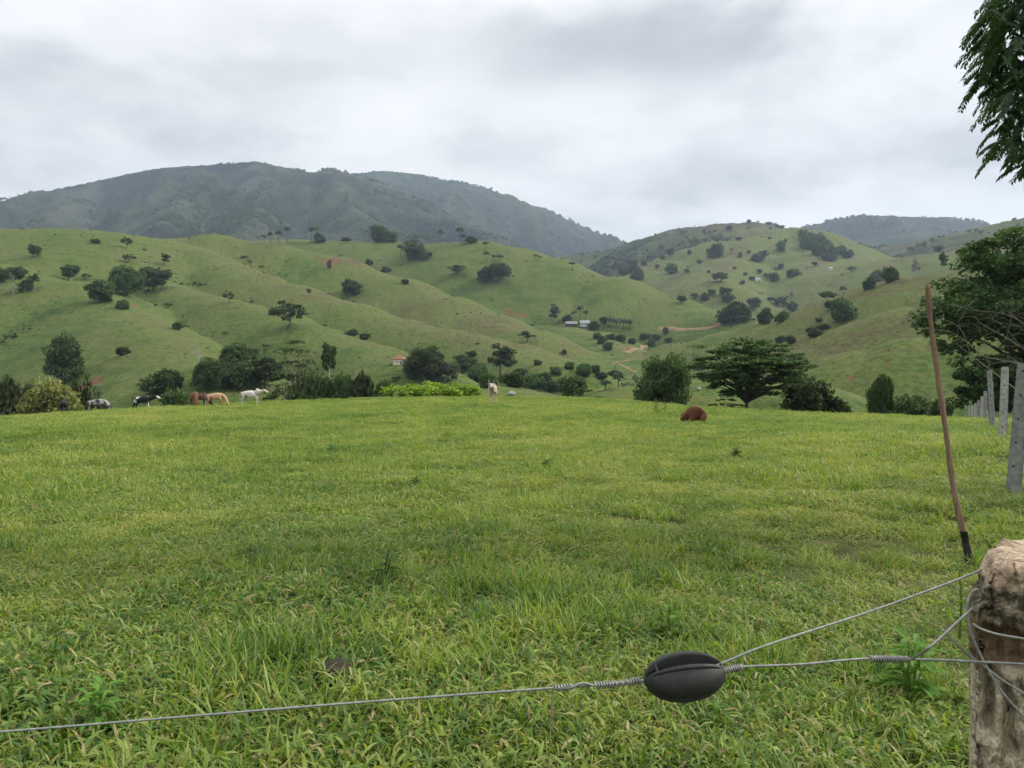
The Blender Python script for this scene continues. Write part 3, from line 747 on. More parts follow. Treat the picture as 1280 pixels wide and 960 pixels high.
# --- far right hills
T('round0', 'tree', 868, 374, 9, 7, 'small tree left of the dark group above the bend of the dirt road', HR)
T('round1', 'tree', 881, 377, 12, 10, 'dark round tree above the bend of the dirt road', HR)
T('round2', 'tree', 890, 370, 10, 8, 'round tree on the upper side of the group above the road bend', HR)
T('round0', 'tree', 905, 371, 14, 11, 'upper one of two dark trees stacked above the big thicket at the road bend', HR)
T('round1', 'tree', 909, 378, 17, 11, 'lower one of two dark trees stacked above the big thicket at the road bend', HR)
T('shrub0', 'tree', 915, 403, 31, 23, 'largest dark tree of the thicket at the bend of the dirt road', HR)
T('shrub1', 'tree', 932, 402, 19, 17, 'dark tree on the right flank of the largest road bend tree', HR)
T('round2', 'tree', 944, 389, 17, 15, 'dark round tree behind the thicket at the road bend', HR)
T('shrub2', 'tree', 955, 405, 19, 18, 'dark tree at the right end of the thicket by the road bend', HR)
T('shrub0', 'tree', 976, 402, 15, 11, 'dark spreading tree low on the right of the road bend thicket', HR)
T('round0', 'tree', 977, 384, 13, 12, 'dark round tree, left one of two on the flat meadow', HR)
T('round1', 'tree', 991, 390, 13, 12, 'paler round tree, right one of two on the flat meadow', HR)
T('round2', 'tree', 964, 377, 9, 5, 'low tree left of the two round meadow trees', HR)
T('slim', 'tree', 990, 374, 6, 9, 'tiny upright tree above the two round meadow trees', HR)
T('shrub1', 'tree', 894, 322, 21, 16, 'large grey green round tree high on the far right knob', HR)
T('round0', 'tree', 901, 352, 18, 11, 'dark flat tree clump in the middle of the far right knob', HR)
T('shrub2', 'tree', 841, 342, 15, 12, 'dark tree clump on the left flank of the far right knob', HR)
T('shrub0', 'tree', 795, 350, 17, 15, 'dark thicket tree, lower one at the left foot of the far right knob', HR)
T('shrub1', 'tree', 790, 340, 14, 13, 'dark thicket tree, upper one at the left foot of the far right knob', HR)
T('shrub2', 'tree', 780, 344, 14, 10, 'dark thicket tree, left one at the left foot of the far right knob', HR)
T('palm0', 'palm_tree', 915, 319, 8, 9, 'small palm near the top of the far right knob', HR)
T('shrub2', 'tree', 945, 328, 15, 10, 'dark flat tree right of the far right knob summit', HR)
T('round0', 'tree', 954, 326, 11, 12, 'dark round tree right of a flat one below the far right summit', HR)
T('round1', 'tree', 976, 315, 12, 13, 'tall dark tree left of the wooded ravine on the far right hill', HR)
T('shrub1', 'tree', 968, 352, 15, 10, 'dark flat tree above the track on the lower far right hill', HR)
T('shrub2', 'tree', 990, 347, 17, 10, 'dark flat tree at the start of the meadow below the far right hill', HR)
T('round0', 'tree', 936, 280, 5, 5, 'tiny lone tree on the skyline of the far right hill', HR)
for (px, py, w, h) in ((838, 319, 11, 10), (821, 336, 7, 6), (925, 322, 7, 7), (936, 318, 6, 5), (924, 301, 9, 5), (827, 313, 7, 6), (791, 313, 5, 4), (897, 304, 4, 5), (911, 288, 10, 6), (982, 304, 6, 6), (976, 336, 9, 7), (1019, 333, 9, 6), (868, 300, 6, 4), (853, 292, 5, 4), (880, 290, 5, 4), (812, 325, 9, 7), (828, 326, 8, 7), (805, 333, 9, 8), (862, 318, 7, 6), (874, 330, 8, 6), (858, 342, 8, 6), (918, 338, 6, 5), (932, 345, 7, 5), (886, 342, 5, 4), (950, 342, 8, 6), (958, 347, 9, 6), (940, 351, 9, 6), (928, 356, 8, 6), (962, 300, 5, 4), (775, 325, 7, 6), (783, 330, 8, 7), (770, 334, 8, 7)):
    T('round%d' % (px % 3), 'tree', px, py, w, h, 'small dark tree dotted over the far right hills', HR)
for (px, py, w, h) in ((1003, 298, 12, 9), (1010, 304, 15, 12), (1015, 312, 16, 13), (1022, 319, 15, 12), (1031, 313, 15, 11), (1040, 320, 16, 12), (1050, 318, 13, 10), (1058, 323, 13, 9), (1035, 326, 14, 9), (1006, 311, 12, 11), (1025, 304, 14, 10)):
    T('shrub%d' % (px % 3), 'tree', px, py, w, h, 'dark tree packed in the wooded ravine of the far right hill', 'trees of the wooded ravine on the far right hill')
T('shrub0', 'tree', 1094, 353, 17, 14, 'dark round tree, left one of the pair under the long right ridge', HR)
T('shrub1', 'tree', 1114, 352, 22, 17, 'greyer wide tree, right one of the pair under the long right ridge', HR)
T('shrub2', 'tree', 1085, 362, 15, 14, 'dark tree in the corner of the meadow below a pair of trees', HR)
T('slimgrey', 'tree', 1146, 345, 9, 22, 'faint tall thin tree in front of the long right ridge', HR)
T('slim', 'tree', 1180, 339, 10, 24, 'tall slender tree with pale stem on the right ridge beside the big dark tree', HR)
T('sparse0', 'tree', 1064, 341, 13, 8, 'loose low tree on the line of the long right ridge', HR)
T('round0', 'tree', 1174, 316, 10, 8, 'small dark tree above the long right ridge', HR)
T('round1', 'tree', 1187, 291, 6, 5, 'tiny dark tree on the far wooded slope below the right skyline', HR)
# --- right slope
T('palm1', 'palm_tree', 1054, 382, 10, 22, 'palm rising from the thicket on the right slope')
T('pale0', 'tree', 1034, 382, 17, 16, 'pale stemmed round tree left of the palm on the right slope')
T('round2', 'tree', 1040, 389, 15, 11, 'dark brownish tree under the pale stemmed one on the right slope')
T('shrub0', 'tree', 1056, 401, 24, 24, 'bushy green tree under the palm on the right slope')
for i, (px, py, w, h) in enumerate(((1018, 421, 15, 9), (989, 430, 11, 9), (975, 428, 13, 7), (1028, 411, 14, 5), (1012, 414, 10, 4), (1024, 402, 9, 4))):
    T('shrub%d' % (i % 3), 'shrub', px, py, w, h, ['dark bush in the lower cut of the right slope', 'dark bush left of the cut in the right slope', 'brown green bush furthest left on the right slope', 'low dark bush strung along the upper cut of the right slope', 'low dark bush strung along the upper cut of the right slope', 'low dark bush strung along the upper cut of the right slope'][i], 'bushes along the cut in the right slope')
# --- valley beyond the field
T('oval', 'tree', 79, 480, 43, 53, 'tall dense dark oval tree behind the golden bush on the left')
T('shrub0', 'shrub', 8, 514, 50, 34, 'dark bush cut off by the left edge of the photo beyond the field', None, 95)
T('shrub1', 'shrub', 38, 512, 44, 26, 'dark bush between the left edge one and the golden bush', None, 98)
T('golden', 'shrub', 66, 516, 56, 36, 'golden green rounded bush behind the black cows', None, 92)
T('shrub2', 'shrub', 102, 500, 26, 22, 'dark bush behind the golden one, above a half hidden cow', None, 105)
T('greyshrub', 'shrub', 120, 506, 22, 20, 'grey green bush beside the half hidden grey and black cow', None, 100)
T('shrub0', 'shrub', 201, 490, 38, 23, 'dark rounded bush behind and right of the black and white cow')
T('shrub1', 'shrub', 225, 500, 40, 10, 'low dark bush right of the rounded one behind the cows', None, 110)
T('bigmid', 'shrub', 263, 486, 42, 33, 'dark bush behind the brown cow, left end of the thicket')
T('bigmid', 'tree', 297, 466, 42, 32, 'dark round topped tree standing over the thicket behind the white cow')
T('shrub2', 'shrub', 297, 486, 38, 30, 'dark bush in the thicket below the round topped tree')
T('bigmid2', 'shrub', 332, 487, 44, 34, 'dark bush in the thicket just behind the white cow')
T('fern_bush', 'shrub', 350, 492, 46, 28, 'fern leaved bush right of the head of the white cow', None, 120)
T('tiered', 'tree', 373, 492, 48, 68, 'tall tree with level tiers of branches right of the white cow', None, 130)
T('lollipop', 'tree', 412, 491, 17, 60, 'slender pale stemmed tree with a small dark head', None, 135)
T('bare', 'bare_tree', 249, 463, 18, 28, 'small bare pale tree on the slope above the brown cow', None, None)
for i, (px, py, w, h) in enumerate(((398, 492, 34, 22), (428, 492, 36, 20), (452, 491, 30, 19), (478, 493, 26, 13), (385, 492, 30, 20))):
    T(['shrub1', 'midshrub', 'shrub0', 'midshrub', 'shrub2'][i], 'shrub', px, py, w, h, ['dark bush under the slender pale stemmed tree', 'green bush right of the slender pale stemmed tree', 'dark bush left of the lime green bush', 'low green bush touching the left tip of the lime green bush', 'dark bush between the tiered tree and the slender one'][i], 'bushes along the lower edge of the field', 125)
T('bigmid', 'tree', 531, 475, 44, 36, 'dense dark tree right of the red roofed house')
T('sparse1', 'tree', 495, 483, 12, 12, 'small thin tree below the red roofed house')
T('lime', 'shrub', 544, 502, 108, 22, 'wide flat lime green bush at the far edge of the field', None, 78)
T('sparse1', 'tree', 626, 476, 28, 40, 'tall loose tree behind the pale cow facing the camera')
T('greyshrub', 'tree', 556, 476, 30, 24, 'thin grey green tree above the lime green bush')
for (px, py, w, h) in ((583, 462, 22, 12), (598, 476, 24, 16), (610, 484, 22, 14), (642, 484, 26, 16), (664, 486, 24, 16), (680, 478, 18, 10), (576, 452, 14, 7), (590, 446, 12, 6), (650, 470, 16, 8), (695, 468, 14, 8), (730, 470, 18, 13), (712, 462, 12, 8), (744, 466, 12, 8), (672, 456, 10, 5), (690, 488, 22, 10), (566, 464, 14, 8), (640, 455, 10, 5), (614, 452, 10, 5), (630, 446, 9, 5), (600, 462, 12, 6), (752, 474, 14, 7), (765, 470, 12, 6)):
    T('shrub%d' % (px % 3) if px % 2 else 'midshrub', 'shrub', px, py, w, h, 'low bush scattered over the valley floor behind the pale cow', 'bushes scattered over the valley floor')
T('shrub1', 'shrub', 716, 494, 36, 22, 'dark bush on the valley edge left of the dense round tree', None, 130)
T('fern_bush', 'shrub', 736, 499, 40, 15, 'light green feathery bush in front of a dark one at the field edge', None, 105)
T('palm_low', 'palm_tree', 773, 484, 20, 18, 'low palm behind the feathery bush, left of the dense round tree')
T('palm_low', 'banana_plant', 757, 488, 20, 12, 'grey leaved low clump beside the low palm')
T('slim', 'tree', 795, 481, 8, 12, 'small upright dark tree at the left shoulder of the dense round tree')
T('bigmid', 'tree', 832, 502, 58, 55, 'dense dark rounded tree at the field edge, left of the flat topped tree', None, 92)
T('bare_dark', 'bare_tree', 866, 465, 18, 24, 'small leafless tree between the dense round tree and the flat topped tree')
T('greyshrub', 'shrub', 876, 462, 16, 10, 'grey bush at the foot of a small leafless tree', None, None)
T('umbrella', 'tree', 936, 507, 130, 88, 'wide flat topped tree with layered dark branches at the field edge', None, 76)
T('fern_bush', 'shrub', 908, 507, 46, 9, 'low spreading green bush under the left side of the flat topped tree', None, 74)
T('greyshrub', 'tree', 998, 484, 34, 38, 'thin grey green tree behind the right side of the flat topped tree', None, 110)
T('shrub1', 'shrub', 1012, 513, 58, 36, 'large dark brownish bush right of the flat topped tree', None, 80)
T('shrub0', 'shrub', 1042, 515, 42, 20, 'lower end of the dark brownish bush as a bush of its own', None, 80)
T('oval', 'shrub', 1097, 527, 23, 54, 'narrow dark upright bush between the flat topped tree and the wooden handle', None, 62)
T('bigmid2', 'shrub', 1108, 522, 20, 50, 'light yellow green loose bush behind the narrow dark one', None, 66)
T('shrub2', 'shrub', 1144, 514, 38, 18, 'low dark bush left of the leaning wooden handle', None, 85)
T('shrub0', 'shrub', 1168, 514, 30, 12, 'low dark bush right behind the leaning wooden handle', None, 90)

hidden = [p for p in PL if p[8] is not None]; seen = [p for p in PL if p[8] is None]
G = ray_ground([p[2] for p in seen], [p[3] for p in seen])
for (kind, name, px, py, w, h, label, group, Y, cat), g in zip(seen, G):
    s = g[1] / FPX
    if group == HR: w, h = (w * .74, h * .8) if label.startswith('small dark tree dotted') else (w * .9, h * .92)
    plant(kind, name, (g[0], g[1], g[2] - .02 * h * s), w * s, h * s * 1.12, label, cat, group, None, w < 9)
for (kind, name, px, py, w, h, label, group, Y, cat) in hidden:
    x = (px - 640) / FPX * Y; z = ground(x, Y); s = Y / FPX
    top = EYE - (py - h - 480) / FPX * Y
    plant(kind, name, (x, Y, z), w * s, max(top - z, .5), label, cat, group)
# ------------------------------------------------------------------ trees built for their own place
def in_poly(px, py, poly):
    n = len(poly); c = np.zeros(len(px), bool); j = n - 1
    for i in range(n):
        xi, yi = poly[i]; xj, yj = poly[j]
        c ^= ((yi > py) != (yj > py)) & (px < (xj - xi) * (py - yi) / (yj - yi + 1e-12) + xi)
        j = i
    return c
rg = np.random.default_rng(101)
YB = 60.0
def pts_in(poly, n, Y, dsp, rg):
    xs = [p[0] for p in poly]; ys = [p[1] for p in poly]
    px = rg.uniform(min(xs), max(xs), n * 4); py = rg.uniform(min(ys), max(ys), n * 4)
    k = in_poly(px, py, poly); px, py = px[k][:n], py[k][:n]
    X = (px - 640) / FPX * Y; Z = EYE - (py - 480) / FPX * Y
    return np.stack([X, Y + rg.normal(size=len(px)) * dsp, Z], 1)
up_c = pts_in([(1230, 306), (1255, 294), (1400, 276), (1425, 430), (1290, 446), (1240, 425), (1205, 415), (1166, 404), (1176, 390), (1208, 352), (1222, 330)], 360, YB, 3.0, rg)
ed_c = np.vstack([np.array(W(*p)) for p in ((1158, 400, 60), (1150, 405, 60), (1166, 392, 60.5), (1166, 415, 60), (1172, 428, 59), (1182, 436, 60), (1196, 432, 60), (1208, 438, 60), (1220, 308, 60), (1234, 302, 60), (1213, 322, 60), (1192, 366, 60), (1180, 380, 60), (1255, 294, 61), (1270, 290, 61))])
lo_c = pts_in([(1208, 450), (1300, 442), (1320, 512), (1226, 508), (1214, 485)], 130, YB, 2.4, rg)
cl = np.vstack([up_c, ed_c, lo_c]); rd = np.concatenate([rg.uniform(.75, 1.35, len(up_c)), rg.uniform(.5, .8, len(ed_c)), rg.uniform(.55, 1.0, len(lo_c))])
P, TT = clumps_to_leaves(cl, rd, 160, .34, rg, .55, .45, 1.9)
bx, by = (1275 - 640) / FPX * YB, YB
bz = ground(bx, by)
e = empty('big_tree', (bx, by, bz)); tag(e, 'large dark spreading tree at the right edge of the photo behind the concrete posts', 'tree')
off = np.array([bx, by, bz])
mb = MB(); limbs(mb, (0, 0, 0), (.5, .2, 7), [tuple(c - off) for c in cl[rg.choice(len(up_c), 26, False)]], .34, rg, bend=1.2)
obj('trunk', mb.mesh('big_tree_trunk', [M['bark']]), e)
obj('crown', leaf_mesh('big_tree_crown', P - off, TT, M['leaf_dark']), e)

M['bark_twig'] = simple('bark_twig', (.17, .15, .12), .9, .3, 6)
# leafless grey shrub in front of it
mb = MB(); rg = np.random.default_rng(103); YS = 44.0
root = Vector(W(1335, 500, YS)); root.z = ground(root.x, root.y)
def twig(p, q, r, k):
    p = Vector(p); q = Vector(q); ln = (q - p).length
    m1 = p.lerp(q, .5) + Vector((rg.normal() * .1, rg.normal() * .1, .12)) * ln
    c = catmull([p, m1, q], 4)
    mb.tube(c, [r * (1 - .65 * i / (len(c) - 1)) for i in range(len(c))], 5, 0, False)
    if k == 0: return
    for _ in range(4):
        s = c[rg.integers(2, len(c))]
        d = (q - p).normalized() + Vector(rg.normal(size=3)) * .75
        d.z += .1
        twig(s, s + d.normalized() * ln * rg.uniform(.3, .55), max(r * .45, .008), k - 1)
for tx, ty in ((1196, 430), (1222, 402), (1258, 388), (1230, 446), (1290, 400)):
    twig(root, W(tx, ty, YS + rg.normal() * 1.0), .045, 2)
mb.v = [(v[0] - root.x, v[1] - root.y, v[2] - root.z) for v in mb.v]
tag(obj('bare_shrub', mb.mesh('bare_shrub', [M['bark_twig']]), None, root), 'leafless grey twiggy shrub in front of the big dark tree on the right', 'shrub')

# feathery tree reaching in at the upper right corner; its trunk stands outside the frame
rg = np.random.default_rng(107); YT = 8.0
left = np.array([(0, 1240), (15, 1226), (35, 1228), (50, 1220), (75, 1217), (100, 1212), (112, 1216), (130, 1243), (150, 1249), (165, 1244), (190, 1236), (205, 1238), (215, 1262), (235, 1290), (260, 1350)], float)
roots = []
for _ in range(11000):
    py = rg.uniform(-420, 225); px = rg.uniform(1205, 1900)
    lb = np.interp(max(py, 0), left[:, 0], left[:, 1]) + (0 if py > 0 else abs(py) * .12)
    if px < lb + 6 or (px > 1300 and rg.random() < .6): continue
    if py > 120 and px > 1330 and rg.random() < .5: continue
    roots.append((px, py - 14))
roots = roots[:4600]
ANCH = [(1245, 60), (1250, 25), (1262, 100), (1270, 175), (1262, 190), (1300, 20), (1330, 110), (1300, -60), (1400, -120), (1380, 40), (1450, -20), (1500, -200), (1560, 0), (1600, -120), (1680, -260), (1700, -50), (1780, -140)]
Q, TT = [], []
for (px, py) in roots:
    p = np.array(W(px, py, YT + rg.normal() * .5))
    a = rg.uniform(0, 2 * math.pi); d = np.array([math.cos(a) * .8 - .35, math.sin(a) * .7, rg.uniform(-.5, .35)]); d /= np.linalg.norm(d)
    Lf = rg.uniform(.16, .34); tt = rg.uniform(.1, .9)
    ts = np.linspace(0, 1, 15)
    R_ = p + d * Lf * ts[:, None] * .75 + np.array([0, 0, -1]) * (Lf * .55 * ts ** 1.7)[:, None]
    for j in range(1, 15):
        tg_ = R_[j] - R_[j - 1]; tg_ /= np.linalg.norm(tg_)
        sd_ = np.cross(tg_, [0.2, 0.1, 1]); sd_ /= np.linalg.norm(sd_) + 1e-9
        w = np.array([0, 0, .004])
        Q += [R_[j - 1] - w, R_[j - 1] + w, R_[j] + w, R_[j] - w]; TT.append(tt)
        for sg in (-1, 1):
            ll = .075 * (1 - .5 * abs(ts[j] - .45)) * rg.uniform(.8, 1.2)
            dr = sd_ * sg * .7 + tg_ * .55 + np.array([0, 0, -.45]) + rg.normal(size=3) * .12; dr /= np.linalg.norm(dr)
            nb = np.cross(dr, tg_); nb = np.cross(nb, dr); nb /= np.linalg.norm(nb) + 1e-9
            m_ = R_[j] + dr * ll * .5
            Q += [R_[j], m_ + nb * .012, R_[j] + dr * ll, m_ - nb * .012]; TT.append(np.clip(tt + rg.normal() * .12, 0, 1))
Q = np.array(Q); tb = np.array([7.4, 9.2, ground(7.4, 9.2)])
e = empty('feathery_tree', tb); tag(e, 'feathery drooping tree branches hanging in at the upper right corner', 'tree')
obj('crown', leaf_mesh('feathery_crown', Q - tb, np.array(TT), M['leaf_feather']), e)
mb = MB(); limbs(mb, (0, 0, 0), (.2, -.6, 5.6), [tuple(np.array(W(px, py, YT)) - tb) for px, py in ANCH], .17, rg, bend=.5)
obj('trunk', mb.mesh('feathery_trunk', [M['bark']]), e)

# ------------------------------------------------------------------ buildings
def px_ground(px, py): return ray_ground([px], [py])[0]
def hip_roof(mb, w, d, z, h, over, m, ridge=.45):
    a, b = w / 2 + over, d / 2 + over
    r = w * ridge / 2
    V_ = [(-a, -b, z), (a, -b, z), (a, b, z), (-a, b, z), (-r, 0, z + h), (r, 0, z + h), (-a, -b, z - .18), (a, -b, z - .18), (a, b, z - .18), (-a, b, z - .18)]
    mb.add(V_, [(0, 1, 5, 4), (1, 2, 5), (2, 3, 4, 5), (3, 0, 4), (6, 7, 1, 0), (7, 8, 2, 1), (8, 9, 3, 2), (9, 6, 0, 3), (9, 8, 7, 6)], m)
def gable_roof(mb, w, d, z, h, over, m):
    a, b = w / 2 + over, d / 2 + over
    V_ = [(-a, -b, z), (a, -b, z), (a, b, z), (-a, b, z), (-a, 0, z + h), (a, 0, z + h)]
    mb.add(V_ + [(v[0], v[1], v[2] - .15) for v in V_], [(0, 1, 5, 4), (2, 3, 4, 5), (0, 4, 10, 6), (4, 3, 9, 10), (1, 7, 11, 5), (5, 11, 8, 2), (6, 7, 1, 0), (8, 9, 3, 2), (10, 11, 7, 6), (9, 8, 11, 10)], m)
def house(name, px, py, wpx, hpx, rz, wall, roof, label, hip=True, porch=False, depth=.75, wins=((-.28, 1), (.05, 1))):
    g = px_ground(px, py); s = g[1] / FPX; w = wpx * s; H = hpx * s; d = w * depth; wh = H * .56
    e = empty(name, (g[0], g[1], g[2] - .3), rz); tag(e, label, 'house')
    mb = MB(); mb.box((0, 0, wh / 2), (w, d, wh + .6)); obj('wall', mb.mesh('wall', [M[wall]]), e)
    mb = MB(); (hip_roof if hip else gable_roof)(mb, w, d, wh + .3, H - wh, w * .06, 0); obj('roof', mb.mesh('roof', [M[roof]]), e)
    mb = MB(); mb.box((w * .25, -d / 2 - .015, wh * .42), (w * .09, .06, wh * .75)); obj('door', mb.mesh('door', [M['dark_timber']]), e)
    for fx, _ in wins:
        mb = MB(); mb.box((fx * w, -d / 2 - .02, wh * .55), (w * .11, .08, wh * .32)); f = obj('window', mb.mesh('window', [M['white_wall']]), e)
        mb = MB(); mb.box((fx * w, -d / 2 - .065, wh * .55), (w * .085, .03, wh * .26)); obj('pane', mb.mesh('pane', [M['dark_opening']]), f)
    if porch:
        x0, x1 = w * .5, w * .98
        mb = MB(); mb.add([(x0, -d * .4, wh * 1.02), (x1, -d * .42, wh * .74), (x1, d * .3, wh * .74), (x0, d * .3, wh * 1.02), (x0, -d * .4, wh * .95), (x1, -d * .42, wh * .67), (x1, d * .3, wh * .67), (x0, d * .3, wh * .95)], [(0, 1, 2, 3), (7, 6, 5, 4), (4, 5, 1, 0), (5, 6, 2, 1), (6, 7, 3, 2), (7, 4, 0, 3)])
        pr = obj('porch_roof', mb.mesh('porch_roof', [M[roof]]), e)
        for yy in (-.38, .26):
            mb = MB(); mb.box((x1 - .25, d * yy, wh * .34), (.22, .22, wh * .68)); obj('porch_post', mb.mesh('porch_post', [M['white_wall']]), pr)
    return e
house('house', 499.5, 455, 13.5, 10.5, R(-14), 'plaster', 'roof_tile', 'small cream house with an orange tiled hip roof at the foot of the left rib', True, True, wins=((-.3, 1), (-.02, 1)))
house('barn', 714, 409, 13, 7, R(4), 'dark_timber', 'zinc', 'low dark barn with a light grey metal roof on the farmstead bench', False, False, .5)
house('farmhouse', 731, 408.5, 11, 7.5, R(-6), 'white_wall', 'zinc', 'white farmhouse right of the grey roofed barn', False, False, .6)
house('house', 1038, 338, 4.6, 4, R(5), 'white_wall', 'zinc', 'tiny white house below the wooded ravine on the right', False, False, .6)
house('shed', 947, 352, 6, 4, R(5), 'plaster', 'zinc', 'tiny pale shed among trees on the lower far right hill', False, False, .5)
def pole(px, py, h, label):
    g = px_ground(px, py); s = g[1] / FPX; e = empty('utility_pole', g); tag(e, label, 'pole')
    mb = MB(); mb.tube([(0, 0, -.3), (0, 0, h * s)], [.16, .11], 8); obj('post', mb.mesh('post', [M['dark_timber']]), e)
    mb = MB(); mb.box((0, 0, h * s * .93), (1.5, .12, .14)); obj('crossarm', mb.mesh('crossarm', [M['dark_timber']]), e)
pole(769, 462, 15, 'thin dark utility pole at the fork of the dirt track')
def rock(px, py, w, h, Y, label):
    g = px_ground(px, py) if Y is None else np.array([(px - 640) / FPX * Y, Y, ground((px - 640) / FPX * Y, Y)])
    s = g[1] / FPX; rg = np.random.default_rng(int(px))
    hh = h * s if Y is None else EYE - (py - h - 480) / FPX * Y - g[2]
    bm = bmesh.new(); bmesh.ops.create_icosphere(bm, subdivisions=3, radius=1)
    for v in bm.verts:
        k = 1 + .25 * (float(fbm(v.co.x * 1.4 + px, v.co.y * 1.4 + v.co.z, 3)) - .5) * 2
        v.co = Vector((v.co.x * w * s / 2 * k, v.co.y * w * s / 2 * k, (v.co.z * .6 + .4) * hh * k))
    me = bpy.data.meshes.new('rock'); bm.to_mesh(me); bm.free(); me.materials.append(M['stone'])
    me.polygons.foreach_set('use_smooth', [True] * len(me.polygons))
    tag(obj('boulder', me, None, g), label, 'rock')
rock(639, 495, 11, 6, None, 'pale rounded boulder among the bushes right of the cow facing the camera')
rock(873.5, 488.5, 5, 4, None, 'small white rock on the grassy knoll right of the dense round tree')

# ------------------------------------------------------------------ concrete posts along the right side of the field
def concrete_post(X, Y, top, lean, w, label, seed, pale):
    z0 = ground(X, Y); h = top - z0
    e = empty('concrete_post', (X, Y, z0), R(-32)); tag(e, label, 'post', 'concrete posts along the field')
    rg = np.random.default_rng(seed)
    bm = bmesh.new(); bmesh.ops.create_cube(bm, size=1)
    bmesh.ops.scale(bm, vec=(w, w * .85, h + .4), verts=bm.verts); bmesh.ops.translate(bm, vec=(0, 0, h / 2 - .2), verts=bm.verts)
    bmesh.ops.bevel(bm, geom=bm.edges[:], offset=w * .1, segments=2, affect='EDGES')
    for v in bm.verts:
        t = (v.co.z) / h
        v.co.x = v.co.x * (1.05 - .18 * t) + lean * max(t, 0) + rg.normal() * .002; v.co.y = v.co.y * (1.05 - .18 * t) + rg.normal() * .002
    me = bpy.data.meshes.new('post'); bm.to_mesh(me); bm.free(); me.materials.append(M['concrete_pale' if pale else 'concrete'])
    obj('shaft', me, e)
    for k in range(5):
        t = .2 + .185 * k; mb = MB()
        yf = -(w * .85 / 2) * (1.05 - .18 * t) - .001
        mb.tube([(lean * t, yf + .02, h * t), (lean * t, yf - .002, h * t)], .013, 8); obj('wire_hole', mb.mesh('wire_hole', [M['dark_opening']]), e)
M['concrete_pale'] = simple('concrete_pale', (.32, .315, .29), .9, .3, 14, bstr=.5, bdist=.01)
POSTS = [(6.05, 9.7, 1.70, .13, .155, 'nearest grey concrete post, tallest of the row, cut by the right edge', 0), (9.80, 16, 1.79, .05, .15, 'pale whitish concrete post, second of the row from the camera', 1),
         (14.45, 24, 1.86, -.12, .15, 'grey concrete post leaning left, third of the row from the camera', 0), (16.15, 27, 1.53, .03, .13, 'grey concrete post half hidden behind the one leaning left', 0),
         (19.55, 33, 1.17, -.03, .14, 'shorter grey concrete post, fifth of the row from the camera', 0), (22.3, 38, .86, .03, .14, 'grey concrete post, sixth of the row from the camera', 1),
         (25.05, 43, .60, .02, .14, 'grey concrete post, seventh of the row from the camera', 0), (27.8, 48, .30, 0, .14, 'grey concrete post, third from the far end of the row', 1), (30.2, 52.5, .08, 0, .14, 'grey concrete post, last but one at the far end of the row', 1), (32.2, 56.2, -.06, -.08, .14, 'pale leaning concrete post at the far end of the row', 1)]
for i, (X, Y, tp, ln, w, lb, pale) in enumerate(POSTS): concrete_post(X, Y, tp, ln, w, lb, 200 + i, pale)

# ------------------------------------------------------------------ digging tool standing in the turf
m, nt = newmat('handle_wood'); tc = N(nt, 'ShaderNodeTexCoord').outputs['Object']
mp = N(nt, 'ShaderNodeMapping'); mp.inputs['Scale'].default_value = (30, 30, 2.5); L(nt, tc, mp.inputs[0])
f1 = noise(nt, mp.outputs[0], 1.0, 6, .65); f2 = noise(nt, tc, 5, 4, .6)
c = ramp(nt, f1, [(.3, (.085, .052, .032)), (.52, (.18, .115, .07)), (.7, (.28, .195, .125))])
c = mixc(nt, ramp(nt, f2, [(.58, (0, 0, 0)), (.68, (1, 1, 1))]), c, (.12, .055, .03))
pbr(nt, c, .7, .3, f1, .3, .004); M['handle_wood'] = m
TY = 6.35
tool = empty('digging_tool', W(1213, 702, TY)); tag(tool, 'long leaning digging tool with brown wooden handle and black iron blade', 'tool')
o0 = Vector(W(1213, 702, TY))
hp = [Vector(W(px, py, TY + dy)) - o0 for px, py, dy in ((1159.5, 355, .25), (1163, 400, .22), (1171, 460, .18), (1181, 530, .12), (1192, 610, .06), (1203, 662, .02), (1206, 678, .01))]
cc = catmull(hp, 8); rgh = np.random.default_rng(5)
mb = MB(); mb.tube(cc, [.0195 + .0035 * math.sin(i * .55) * math.sin(i * .21) + .004 * i / len(cc) for i in range(len(cc))], 14); obj('handle', mb.mesh('handle', [M['handle_wood']]), tool)
bl = [Vector(W(px, py, TY)) - o0 for px, py in ((1204.5, 664), (1207, 678), (1210, 692), (1214, 708), (1217, 722))]
hw = [.026, .027, .033, .050, .054]; ht = [.030, .030, .020, .009, .006]
vs, fs = [], []
for c, a, b in zip(bl, hw, ht):
    for k in range(12):
        t = 2 * math.pi * k / 12; vs.append((c.x + a * math.cos(t), c.y + b * math.sin(t), c.z))
for i in range(4):
    for k in range(12): fs.append((i * 12 + k, i * 12 + (k + 1) % 12, (i + 1) * 12 + (k + 1) % 12, (i + 1) * 12 + k))
fs += [tuple(range(12)), tuple(range(59, 47, -1))]
mb = MB(); mb.add(vs, fs, 0, True); obj('blade', mb.mesh('blade', [M['iron']]), tool)

